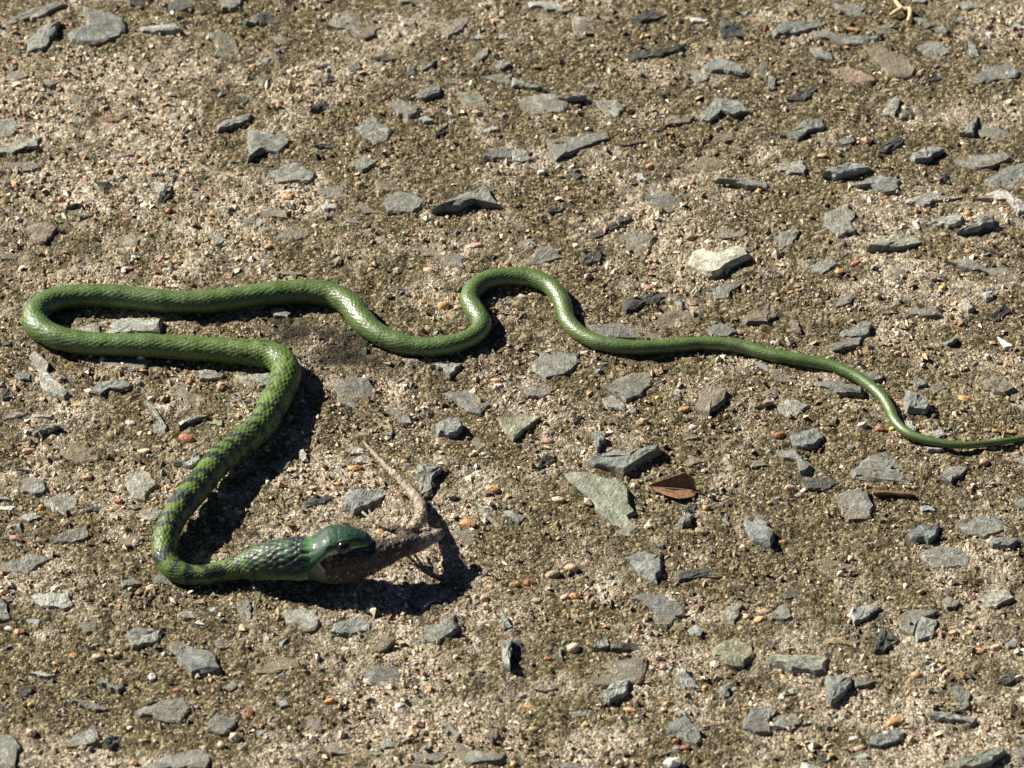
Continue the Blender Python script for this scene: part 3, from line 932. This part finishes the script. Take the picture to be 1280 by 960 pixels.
low = 0.0007*lattice_noise(Q[:, 0], Q[:, 1], 0.055, 1) + 0.0005*lattice_noise(Q[:, 0], Q[:, 1], 0.021, 2)
Q[:, 2] += low*np.clip((aq-.03)/.03, 0, 1)
T = np.gradient(Q[:, :3], axis=0); T /= np.linalg.norm(T, axis=1)[:, None]
NA = 100
th = np.arange(NA)/NA*2*np.pi          # 0: side, pi/2: up
up = np.array([0, 0, 1.0])
side = np.cross(T, up); side /= np.linalg.norm(side, axis=1)[:, None]      # walking to the tail
upv = np.cross(side, T)
cs, sn = np.cos(th), np.sin(th)
# scales: rhombic cells round the back, broad plates under the belly
qa = (th/(2*np.pi))*20
p_ = tq[:, None]*.42/.66; q_ = qa[None, :]
c1 = p_ + q_; c2 = p_ - q_
f1 = c1 - np.floor(c1); f2 = c2 - np.floor(c2)
dd = np.maximum(np.abs(f1-.5), np.abs(f2-.5))*2
rear = (f1+f2)*.5
cid = (np.floor(c1).astype(np.int64)*7919 + np.floor(c2).astype(np.int64)*104729)
def hash01(i, k):
    h = np.sin((i % 100003)*12.9898*(1+.13*k) + 78.233*k)*43758.5453
    return h - np.floor(h)
neck = np.clip(1 - (aq-.006)/.030, 0, 1)[:, None]             # stretched skin
front = np.clip((.285 - aq)/.10, 0, 1)[:, None]
amp = .040 + .022*front + .055*neck
tilt = .050*((hash01(cid, 11)-.5)*(f1-.5) + (hash01(cid, 12)-.5)*(f2-.5))*2*(1-dd**6)
relief = tilt + (.65*(1-dd**4) + .45*rear*(1-dd**8))*amp - .4*amp
belly = np.clip((-sn-.50)*4, 0, 1)[None, :]
relief = relief*(1-belly)
wob = .018*np.sin(aq*260+1.3*np.sin(aq*97)) + .014*np.sin(aq*611)
Rr = Q[:, 3][:, None]*(1 + relief + wob[:, None])
zfac = np.where(sn < 0, .96, 1.0)[None, :]*Q[:, 4][:, None]
W = (Q[:, None, :3] + side[:, None, :]*(Rr*cs[None])[..., None] + upv[:, None, :]*(Rr*sn[None]*zfac)[..., None])
# colours (mostly the animal's own): green back, pale belly, black bars on the front third
hh = hash01(cid, 1); h2 = hash01(cid, 2); h3 = hash01(cid, 3)
green = np.array([.068, .120, .018]); lime = np.array([.122, .195, .028])
top = np.clip(sn, 0, 1)[None, :]
COLR = (green[None, None]*(.80+.45*hh[..., None]))
COLR = COLR*(1-.12*(1-top[..., None])*np.ones_like(COLR))  # sides tinted darker, adding to the shade on them
front = np.clip((.285 - aq)/.10, 0, 1)[:, None]              # 1 at the head, fading past the second bend
COLR = COLR*(1-.45*front[..., None]) + .45*front[..., None]*(lime*.95)[None, None]*(.7+.5*hh[..., None])
bar_phase = aq/.0082 + .35*np.sin(aq*90) + .22*np.sin(aq*233)
lr_ = np.where(np.cos(th) > 0, .0, .30)[None]
wav = 1.0*np.cos(2*np.pi*(bar_phase[:, None] + lr_*.6)) + 1.15*(h2-.5) + .30*np.cos(th*3)[None] + .5*np.sin(aq*410)[:, None]
sidew = np.clip(sn+.75, 0, 1)[None]
bar_strength = np.clip((.215-aq)/.10, 0, 1)[:, None]
bars = ((wav*sidew) > (.20 + (1-bar_strength)*1.2)).astype(float)
bars = bars*np.clip(bar_strength*3, 0, 1)
spots = ((hash01(cid, 5) > .90 + .1*(1-front)) & (sn[None] > -.55)).astype(float)
bars = np.maximum(bars, spots*.85)
tint = np.array([.005, .007, .006])[None, None]*(1+1.5*hh[..., None])
bluish = np.array([.13, .19, .17])[None, None]
COLR = COLR*(1-bars[..., None]*.95) + bars[..., None]*.95*tint
fleck = ((h3 > .88) & (dd > .40)).astype(float)*front*np.clip(bars*.7+.12, 0, 1)
COLR = COLR*(1-.6*fleck[..., None]) + .6*fleck[..., None]*bluish
edge = np.clip((dd-.80)/.2, 0, 1)*(1-belly)
skin_edge = (.20 + .16*front + .50*neck)*edge*(.5+hash01(cid, 13))
COLR = COLR*(1-skin_edge[..., None]) + skin_edge[..., None]*np.array([.014, .030, .010])[None, None]
# neck: blackish green-blue scales above, pale green below
nk = neck[..., None]
ncol = np.where(((hash01(cid, 7) > .45) & (sn[None] > -.05))[..., None], np.array([.012, .022, .020])[None, None], np.array([.030, .085, .036])[None, None])*(.7+.6*hh[..., None])
pale_low = np.clip((-sn-.10)*1.6, 0, 1)[None, :, None]
ncol = ncol*(1-pale_low) + pale_low*np.array([.30, .40, .22])[None, None]
edge_n = edge[..., None]*.75
ncol = ncol*(1-edge_n) + edge_n*np.array([.020, .035, .020])[None, None]
COLR = COLR*(1-nk) + nk*ncol
bel = belly[..., None]*(1-nk)
COLR = COLR*(1-bel) + bel*np.array([.17, .30, .045])[None, None]  # yellow-green belly, raised to paint in light bounced off the ground

SV = [W.reshape(-1, 3)]; SCOL = [COLR.reshape(-1, 3)]; SF = []
ii = np.arange(NR*NA).reshape(NR, NA); ij = np.roll(ii, -1, axis=1)
SF.append(np.stack([ii[:-1].ravel(), ii[1:].ravel(), ij[1:].ravel(), ij[:-1].ravel()], 1))
base = NR*NA
tip = Q[-1, :3] + T[-1]*.001
SV.append(tip[None]); SCOL.append(green[None]); tip_i = base; base += 1
last = ii[-1]
SF.append(np.stack([last, np.full(NA, tip_i), np.roll(last, -1), np.roll(last, -1)], 1))
# ---- head: the last neck ring splits into the upper jaw and the lower jaw
ring0 = W[0]                                   # side = cross(T, up); T points to the tail (-x), so side = +y (away from us)
hx0 = Q[0, 0]; hy0 = Q[0, 1]
snout = at(464, 677, 59*G)
LH = snout.x - hx0                             # head length from the corner of the mouth
zl = 57*G                                      # height of the upper lip
HW = [(0, 25.5), (.12, 25), (.28, 23.5), (.45, 21), (.58, 18.5), (.72, 15.5), (.85, 12.6), (.94, 10), (1.0, 6)]
HT = [(0, 14), (.15, 15), (.35, 18), (.52, 19.5), (.66, 19), (.80, 16), (.92, 12), (1.0, 7)]
def interp(tab, x): return np.interp(x, [a for a, b in tab], [b for a, b in tab])
iu = [k for k in range(NA) if -0.02 <= (k/NA) <= .52]      # indices from far lip (0) over the top to near lip (NA/2)
NU = NA//2 + 1
up_idx = np.arange(0, NU)                       # far corner ... near corner
lo_idx = np.concatenate([np.arange(NU-1, NA), [0]])   # near corner, below, far corner
NJ = 46
fx = np.linspace(0, 1, NJ)
fx = 1-(1-fx)**1.25
rows_u = [ii[0][up_idx]]
ph = np.linspace(0, np.pi, NU)
ring_s = Q[0, :3] + side[0]*(Q[0, 3]*cs)[:, None] + upv[0]*(Q[0, 3]*sn*zfac[0])[:, None]
ringU = ring_s[up_idx]
HROW = []
for j in range(1, NJ):
    f = fx[j]
    w = interp(HW, f)*G; h = interp(HT, f)*G
    cy = hy0 + (snout.y-hy0)*f
    flat = .62
    yy = cy + w*np.sign(np.cos(ph))*np.abs(np.cos(ph))**.72
    zz = zl + (1.2*math.sin(f*3.0))*G + h*np.abs(np.sin(ph))**flat
    # brow ridge above the eye, slight dip between
    zz += 1.4*G*np.exp(-((f-.60)/.12)**2)*np.exp(-((np.abs(np.cos(ph))-.72)/.18)**2)
    # upper lip rolls in
    lipin = np.exp(-(np.minimum(ph, np.pi-ph)/.10)**2); yy -= lipin*np.sign(np.cos(ph))*1.2*G
    # head plates: shallow seams across the crown
    for seam in (.30, .47, .64, .80):
        zz -= .55*G*np.exp(-((f-seam-.05*np.abs(np.cos(ph)))/.010)**2)*(np.sin(ph) > .35)
    zz -= .5*G*np.exp(-(np.cos(ph)/.045)**2)*(f > .28)*(f < .5)
    xx = hx0 + LH*f + 0*ph
    P = np.stack([xx, yy, zz], 1)
    b = min(1, f/.36); b = b*b*(3-2*b)
    Pn = ringU + (ring0[up_idx]-ringU)*math.exp(-f*16) + np.array([LH*f, 0, 0]); P = Pn*(1-b) + P*b
    P[:, 0] = xx
    P[:, 2] += .28*G*rng.normal(0, 1, NU)*(f < .97)
    # colours
    topn = np.sin(ph)
    crown = np.array([.020, .056, .032]); sidec = np.array([.036, .105, .040]); lip = np.array([.34, .46, .24])
    t = np.clip((topn-.50)/.22, 0, 1)[:, None]
    cc = sidec*(1-t) + crown*t
    l = np.clip((.20+.10*np.clip((f-.3)/.15, 0, 1)-topn)/.10, 0, 1)[:, None]*min(1, max(0, f-.10)/.25)
    cc = cc*(1-l) + lip*l
    stripe = np.exp(-((topn-.50)/.10)**2)*np.clip((.62-f)/.1, 0, 1)*np.clip((f-.02)/.1, 0, 1)
    cc = cc*(1-.75*stripe[:, None]) + .75*stripe[:, None]*np.array([.010, .030, .018])
    crest = math.exp(-((f-.03)/.045)**2)*np.clip(topn*1.6, 0, 1)
    cc = cc*(1-crest[:, None]*.45) + crest[:, None]*.45*np.array([.10, .34, .06])
    eyering = np.exp(-(((f-.60)*LH/(10*G))**2 + ((topn-.47)/.33)**2)**2)
    cc = cc*(1-.5*eyering[:, None]) + .5*eyering[:, None]*np.array([.10, .30, .06])
    for seam in (.30, .47, .64, .80):
        cc = cc*(1 - .55*(np.exp(-((f-seam-.05*np.abs(np.cos(ph)))/.012)**2)*(topn > .35))[:, None])
    for seam in (.18, .3, .42, .54, .66, .78, .9):
        cc = cc*(1 - .4*(np.exp(-((f-seam)/.008)**2)*(topn < .22))[:, None])
    idx = base + np.arange(NU); base += NU
    SV.append(P); SCOL.append(cc); rows_u.append(idx); HROW.append(P)
for a_, b_ in zip(rows_u[:-1], rows_u[1:]):
    SF.append(np.stack([a_[:-1], a_[1:], b_[1:], b_[:-1]], 1))
# snout cap
cap = HROW[-1].mean(0) + np.array([1.6*G, 0, -.4*G]); SV.append(cap[None]); SCOL.append(np.array([[.05, .17, .06]])); ci = base; base += 1
lr = rows_u[-1]; SF.append(np.stack([lr[:-1], lr[1:], np.full(NU-1, ci), np.full(NU-1, ci)], 1))
# palate: closes the upper jaw from lip to lip
NP = 6
prev = None
for j, idx in enumerate(rows_u):
    P = ring0[up_idx] if j == 0 else HROW[j-1]
    a_, b_ = P[0], P[-1]
    pts = np.array([a_*(1-s) + b_*s + np.array([0, 0, (2.5*math.sin(math.pi*s))*G]) for s in np.linspace(0, 1, NP+2)[1:-1]])
    k = base + np.arange(NP); base += NP
    SV.append(pts); SCOL.append(np.tile([[.30, .14, .12]], (NP, 1)))
    row = np.concatenate([[idx[0]], k, [idx[-1]]])
    if prev is not None: SF.append(np.stack([prev[:-1], row[:-1], row[1:], prev[1:]], 1))
    prev = row
SF.append(np.stack([prev[:-1], prev[1:], np.full(NP+1, ci), np.full(NP+1, ci)], 1))
# lower jaw: throat skin from the ring down to a rim bowed round the prey
NL = len(lo_idx)
lp = np.linspace(0, 1, NL)                      # near corner .. tip .. far corner
aL = np.pi*lp
jx = hx0 + (14 + 27*np.sin(aL)**.8)*G
jy = hy0 - np.cos(aL)*28*G*np.abs(np.cos(aL))**-.15
jz = (55 - 51*np.sin(aL)**.75)*G
RIM = np.stack([jx, jy, jz], 1)
ringL = ring_s[lo_idx]
NJL = 18
prev = ii[0][lo_idx]
for j in range(1, NJL+1):
    f = j/NJL
    P = ringL*(1-f) + RIM*f
    bulge = math.sin(math.pi*f)*2.2*G
    P[:, 1] += -np.cos(aL)*bulge; P[:, 2] -= np.sin(aL)*bulge*.6
    sc_ = .5+.5*np.cos(2*np.pi*(f*7 + (np.arange(NL) % 2)*.0 + lp*14))
    cc = np.array([.045, .12, .045])*(1-f**1.6) + np.array([.20, .23, .16])*f**1.6
    cc = np.tile(cc[None], (NL, 1))*(.35+.8*sc_[:, None]*rng.uniform(.6, 1.2, (NL, 1)))
    if j >= NJL: cc = np.tile([[.36, .38, .31]], (NL, 1))
    k = base + np.arange(NL); base += NL
    SV.append(P); SCOL.append(cc)
    SF.append(np.stack([prev[:-1], prev[1:], k[1:], k[:-1]], 1)); prev = k
cen = RIM.mean(0)
for s, dx, c_ in ((.955, 1.0, (.36, .33, .29)), (.86, -.5, (.16, .09, .075)), (.60, -14, (.18, .07, .06))):
    P = cen + (RIM-cen)*s + np.array([dx*G, 0, (1-s)*8*G])
    k = base + np.arange(NL); base += NL
    SV.append(P); SCOL.append(np.tile([c_], (NL, 1)))
    SF.append(np.stack([prev[:-1], prev[1:], k[1:], k[:-1]], 1)); prev = k
SV = np.concatenate(SV); SCOL = np.concatenate(SCOL); SF = np.concatenate(SF)
tri = SF[:, 2] == SF[:, 3]
origin = Vector((K[21][0], K[21][1], 0))
snake = link('snake', None); snake.location = origin
tag(snake, 'slender green snake with black-barred neck, lying in loops and swallowing a small lizard', 'snake')
me = bpy.data.meshes.new('body')
me.from_pydata((SV - np.array(origin)).tolist(), [], [tuple(q[:3]) if t else tuple(q) for q, t in zip(SF.tolist(), tri)])
me.polygons.foreach_set('use_smooth', [True]*len(me.polygons)); me.update()
bm = bmesh.new(); bm.from_mesh(me); bmesh.ops.recalc_face_normals(bm, faces=bm.faces); bm.to_mesh(me); bm.free()
set_col(me, 'hide', SCOL)
dl = np.ones(len(SV), np.float32)*1.1; dl[:NR*NA] = np.repeat(np.clip((.30-aq)/.08, 0, 1), NA)
a = me.attributes.new('dull', 'FLOAT', 'POINT'); a.data.foreach_set('value', dl)
k = NT('snake_skin')
c = k.attr('hide').outputs['Color']
n = k.noise(900, 4, .6)
col = k.mix(.6, c, k.ramp(n, [(.3, (.72, .72, .72)), (.7, (1.25, 1.25, 1.25))]), 'MULTIPLY')
rg = k.attr('dull').outputs['Fac']
M_SKIN = k.out(col, k.math('ADD', k.math('ADD', .40, k.math('MULTIPLY', rg, .05)), k.math('MULTIPLY', n, .18)), k.bump(n, .0003, .6), .6)
k.l(k.math('SUBTRACT', .42, k.math('MULTIPLY', rg, .30)), k.b.inputs['Coat Weight']); k.b.inputs['Coat Roughness'].default_value = .16
k.l(k.math('SUBTRACT', .80, k.math('MULTIPLY', rg, .38)), k.b.inputs['Specular IOR Level'])
link('body', me, M_SKIN, snake)
M_IRIS = mat_plain('iris', (.034, .015, .010), .15, .4, 1500, .00005, .6)
M_PUPIL = mat_plain('pupil', (.006, .006, .007), .06, .2, 300, .00001, .7)
def uv_ball(r, sx, seg=28, rings=18):
    V = [(0, 0, 1)]; 
    for i in range(1, rings):
        a = math.pi*i/rings
        for j in range(seg):
            b = 2*math.pi*j/seg; V.append((math.sin(a)*math.cos(b), math.sin(a)*math.sin(b), math.cos(a)))
    V.append((0, 0, -1)); F = []
    for j in range(seg): F.append((0, 1+j, 1+(j+1) % seg))
    for i in range(rings-2):
        for j in range(seg):
            a, b = 1+i*seg+j, 1+i*seg+(j+1) % seg; F.append((a, a+seg, b+seg, b))
    e = len(V)-1; o = 1+(rings-2)*seg
    for j in range(seg): F.append((o+j, e, o+(j+1) % seg))
    return [(x*r, y*r, z*r*sx) for x, y, z in V], F
for sgn in (-1, 1):
    f = .585
    w = interp(HW, f)*G
    ey = Vector((hx0 + LH*f, hy0 + (snout.y-hy0)*f + sgn*(w+.4*G), zl + 9.6*G))
    V, F = uv_ball(8.6*G, .55)
    e = link('eye', mesh_py('eye', V, F, True), M_IRIS, snake)
    e.location = ey - origin
    e.rotation_euler = Vector((.10, sgn*.92, .30)).to_track_quat('Z', 'Y').to_euler()
    V, F = uv_ball(7.0*G, .55)
    p = link('pupil', mesh_py('pupil', V, F, True), M_PUPIL, e)
    p.location = (0, 0, 1.5*G)

# ------------------------------------------------------------------ the lizard in its mouth
def tube(pts, seg=14, cap=True):
    """pts: (Vector, radius[, flatten]) -> closed tube"""
    A = np.array([[p[0].x, p[0].y, p[0].z, p[1], p[2] if len(p) > 2 else 1.0] for p in pts])
    A = catmull(A, 8)
    n = len(A); T = np.gradient(A[:, :3], axis=0); T /= np.linalg.norm(T, axis=1)[:, None] + 1e-12
    ref = np.array([0, 0, 1.0])
    V = []; F = []
    for i in range(n):
        s = np.cross(T[i], ref)
        if np.linalg.norm(s) < .1: s = np.cross(T[i], [0, 1.0, 0])
        s /= np.linalg.norm(s); u = np.cross(s, T[i])
        for j in range(seg):
            a = 2*math.pi*j/seg
            V.append(A[i, :3] + A[i, 3]*(math.cos(a)*s + math.sin(a)*u*A[i, 4]))
    for i in range(n-1):
        for j in range(seg):
            k = (j+1) % seg; F.append((i*seg+j, i*seg+k, (i+1)*seg+k, (i+1)*seg+j))
    F.append(tuple(range(seg-1, -1, -1))); F.append(tuple((n-1)*seg + j for j in range(seg)))
    return V, F
def px(x, y, h): return at(x, y, h*G)
LZ = []
LZ.append([(px(368, 700, 36), 14*G, 1.1), (px(390, 701, 36), 19*G, 1.18), (px(412, 703, 35), 23.5*G, 1.12), (px(432, 703, 36), 23.5*G, 1.12), (px(456, 698, 40), 20.5*G, 1.08), (px(480, 691, 43), 16*G, 1.05), (px(500, 684, 45), 13.5*G, 1), (px(514, 679, 45), 11*G, 1), (px(524, 674, 44), 7*G, 1)])
# tail: rises out of the hips, curls up and back over the ground
LZ.append([(px(502, 677, 46), 9*G), (px(512, 668, 44), 8.6*G), (px(521, 656, 36), 8.2*G), (px(526, 643, 24), 7.8*G), (px(525, 630, 14), 7.2*G), (px(516, 617, 9), 6.2*G), (px(503, 602, 7), 5.3*G), (px(488, 588, 6), 4.4*G), (px(474, 574, 5), 3.5*G), (px(463, 562, 4.5), 2.6*G), (px(456, 554, 4), 1.6*G), (px(454, 550, 4), .9*G)])
# near hind leg: thigh and shin stretched on past the hips, foot folded at the end
LZ.append([(px(498, 687, 44), 11*G), (px(514, 682, 41), 10.6*G), (px(530, 676, 37), 9.4*G), (px(541, 671, 35), 8*G), (px(549, 668, 33), 6.6*G), (px(553, 668, 31), 4.4*G)])
LZ.append([(px(548, 667, 33), 3.6*G), (px(540, 663, 38), 3.4*G), (px(528, 664, 42), 3.2*G), (px(518, 666, 43), 2.4*G)])
for tx_, ty_, th_ in ((508, 667, 44), (510, 663, 45), (514, 661, 45)):
    LZ.append([(px(524, 664, 42.5), 2.2*G), (px((524+tx_)/2, (664+ty_)/2-1.5, 45), 1.5*G), (px(tx_, ty_, th_), .9*G)])
# far hind leg: folded back along the snake's snout, toes spread
LZ.append([(px(508, 672, 48), 7*G), (px(500, 664, 50), 6.0*G), (px(488, 660, 50), 5*G), (px(477, 657, 49), 4.2*G), (px(470, 654, 48), 3.4*G)])
for tx_, ty_ in ((453, 640), (461, 637), (470, 639), (456, 648), (480, 643)):
    LZ.append([(px(471, 654, 48), 2.4*G), (px(471+(tx_-471)*.5, 654+(ty_-654)*.45, 50), 1.7*G), (px(tx_, ty_, 47), 1.0*G)])
Vl, Fl = [], []
for t in LZ:
    v, f = tube(t); b = len(Vl); Vl += v; Fl += [tuple(q+b for q in g) for g in f]
lo = px(505, 680, 0)
lizard = link('lizard', None); lizard.location = lo
tag(lizard, 'small grey-brown lizard held headfirst in the snake\'s mouth, tail curled back over the concrete', 'lizard')
me = mesh_py('lizard_body', [tuple(np.array(v) - np.array(lo)) for v in Vl], Fl, True)
k = NT('lizard_skin')
n1 = k.noise(330, 5, .7); v1 = k.voro(1500)
sep = k.n('ShaderNodeSeparateXYZ'); nrm_ = k.n('ShaderNodeNewGeometry'); k.l(nrm_.outputs['Normal'], sep.inputs[0])
col = k.ramp(n1, [(.30, (.055, .042, .032)), (.48, (.17, .135, .10)), (.58, (.27, .225, .175)), (.72, (.42, .37, .30))])
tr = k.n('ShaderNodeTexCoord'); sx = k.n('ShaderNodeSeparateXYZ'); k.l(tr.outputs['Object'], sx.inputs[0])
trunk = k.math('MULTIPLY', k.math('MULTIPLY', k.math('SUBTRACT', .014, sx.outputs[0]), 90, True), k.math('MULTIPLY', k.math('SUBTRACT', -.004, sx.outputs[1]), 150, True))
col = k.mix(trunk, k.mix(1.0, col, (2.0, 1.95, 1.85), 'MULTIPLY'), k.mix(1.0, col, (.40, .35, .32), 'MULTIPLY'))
col = k.mix(.7, col, k.ramp(v1.outputs['Distance'], [(0, (1.25, 1.25, 1.25)), (.6, (.45, .45, .45))]), 'MULTIPLY')
sp = k.voro(520); spk = k.math('MULTIPLY', k.math('SUBTRACT', .38, sp.outputs['Distance']), 6, True)
spm = k.math('MULTIPLY', spk, k.math('GREATER_THAN', k.noise(300, 2), .50))
col = k.mix(k.math('MULTIPLY', spm, .7), col, (.38, .34, .27))
M_LIZ = k.out(col, .55, k.bump(v1.outputs['Distance'], -.0003, .8), .35)
lb = link('body', me, M_LIZ, lizard)
rm = lb.modifiers.new('weld', 'REMESH'); rm.mode = 'VOXEL'; rm.voxel_size = .00024; rm.use_smooth_shade = True
sm = lb.modifiers.new('soften', 'SMOOTH'); sm.factor = .5; sm.iterations = 3
tx = bpy.data.textures.new('granular_scales', 'VORONOI'); tx.noise_scale = .0011; tx.distance_metric = 'DISTANCE'
dm = lb.modifiers.new('scales', 'DISPLACE'); dm.texture = tx; dm.texture_coords = 'LOCAL'; dm.strength = -.00045; dm.mid_level = .5
tx2 = bpy.data.textures.new('skin_folds', 'CLOUDS'); tx2.noise_scale = .0035
dm2 = lb.modifiers.new('folds', 'DISPLACE'); dm2.texture = tx2; dm2.texture_coords = 'LOCAL'; dm2.strength = .0012; dm2.mid_level = .5

# ------------------------------------------------------------------ loose things lying on the ground
def loose_stone(name, label, tone, poly, rel, colr=None, lift=.0003, dust=.05):
    o = place_chip(poly, tone, rel, name, None, dust)
    o.location.z += lift
    if colr: o.color = (*colr, dust)
    tag(o, label, 'stone')
    return o
q = lambda ox, oy, s: [(ox+float(w.split(',')[0])/4, oy+float(w.split(',')[1])/4) for w in s.split()]
loose_stone('flat_stone', 'pale cream flat stone lying loose behind the snake, the lightest stone on the ground', 'w',
            q(640, 200, '875,515 900,450 950,430 1020,455 1150,430 1190,480 1110,515 1040,555 970,565 920,540'), 2, (.60, .58, .46), .0008, 0)
loose_stone('oval_stone', 'rounded greenish-grey flat stone lying end to end with a long pale slab', 'n',
            q(640, 720, '1000,380 1060,330 1120,310 1200,335 1210,385 1150,450 1070,440 1010,410'), 2, (.36, .35, .24), .0004, .1)
loose_stone('long_stone', 'long pale green-grey slab beside a dark blocky stone', 'n',
            q(960, 720, '5,410 60,395 200,385 300,400 290,470 200,475 80,450'), 2, (.38, .39, .31), .0004, .12)

# dry brown leaf, folded along its rib
leaf = link('dry_leaf', None); lp0 = at(830, 612); leaf.location = lp0
tag(leaf, 'curled dry brown leaf lying beside a long pale green-grey chip', 'leaf')
k = NT('leaf_brown'); n = k.noise(700, 4, .6)
M_LEAF = k.out(k.ramp(n, [(.3, (.10, .048, .022)), (.6, (.24, .13, .065)), (.8, (.36, .22, .12))]), .7, k.bump(n, .0005, .7), .3)
tipL, endL = at(810, 610, .0012), at(868, 614, .0006)
rowsL = []
NUa, NVa = 16, 10
V = []
for i in range(NUa+1):
    u = i/NUa
    c = tipL.lerp(endL, u)
    wU = (26*u**.8*(1-.55*max(0, u-.75)/.25) + .3)*G; wD = (30*u**.85*(1-.75*max(0, u-.62)/.38) + .3)*G
    for j in range(-NVa, NVa+1):
        v = j/NVa; w = wU if v > 0 else wD
        y = v*w*1.05
        if v > 0: z = v**1.1*w*.95 + .0006; y *= .45
        else: z = abs(v)**2*w*.10 + .0006 + .0003*math.sin(u*9+v*4)
        V.append(Vector((c.x + .1*abs(v)*w + .0005*math.sin(7*u+5*v), c.y + y, c.z + z)))
M2 = 2*NVa+1
F = [(i*M2+j, (i+1)*M2+j, (i+1)*M2+j+1, i*M2+j+1) for i in range(NUa) for j in range(M2-1)]
bl = link('blade', mesh_py('blade', [v-lp0 for v in V], F, True), M_LEAF, leaf)
so = bl.modifiers.new('thick', 'SOLIDIFY'); so.thickness = .00025
v, f = tube([(tipL+Vector((0, 0, .0007)), .0002), (tipL.lerp(endL, .5)+Vector((0, 0, .0007)), .00035), (endL+Vector((0, 0, .0005)), .0005), (endL+Vector((.003, -.0004, -.0002)), .0004)], 8)
link('midrib', mesh_py('midrib', [Vector(q_)-lp0 for q_ in v], f, True), mat_plain('leaf_rib', (.30, .18, .10), .7), leaf)

# twig and stalk
M_TWIG = mat_plain('twig_bark', (.20, .12, .06), .8, .5, 800, .0005)
M_STRAW = mat_plain('dry_straw', (.56, .42, .24), .6, .35, 700, .0003)
tw0 = at(1115, 616); twig = link('twig', None); twig.location = tw0
tag(twig, 'short brown twig lying beside two large grey stones', 'twig')
v, f = tube([(at(1092, 615, .0016), .0012), (at(1100, 616, .0018), .0010), (at(1115, 616, .0016), .0010), (at(1128, 617.5, .0015), .0011), (at(1140, 618, .0014), .0009)], 10)
link('stem', mesh_py('stem', [Vector(a_)-tw0 for a_ in v], f, True), M_TWIG, twig)
v, f = tube([(at(1127, 617, .0017), .0008), (at(1131, 613, .0025), .0006), (at(1133, 610.5, .0030), .0004)], 8)
link('side_shoot', mesh_py('side_shoot', [Vector(a_)-tw0 for a_ in v], f, True), M_TWIG, twig)
st0 = at(1130, 14); stalk = link('dry_stalk', None); stalk.location = st0
tag(stalk, 'bent straw-coloured dry stalk lying among grey chips', 'stalk')
v, f = tube([(at(1117, -4, .002), .0008), (at(1121, 3, .0022), .0010), (at(1126, 9, .0022), .0011), (at(1131, 11, .0024), .0009), (at(1137, 11, .0028), .0011), (at(1138, 18, .0022), .0011), (at(1135, 27, .0012), .0009)], 10)
link('stem', mesh_py('stem', [Vector(a_)-st0 for a_ in v], f, True), M_STRAW, stalk)
v, f = tube([(at(1128, 10, .0024), .0011), (at(1119, 15, .0020), .0010), (at(1112, 19, .0012), .0005)], 8)
link('sheath', mesh_py('sheath', [Vector(a_)-st0 for a_ in v], f, True), M_STRAW, stalk)
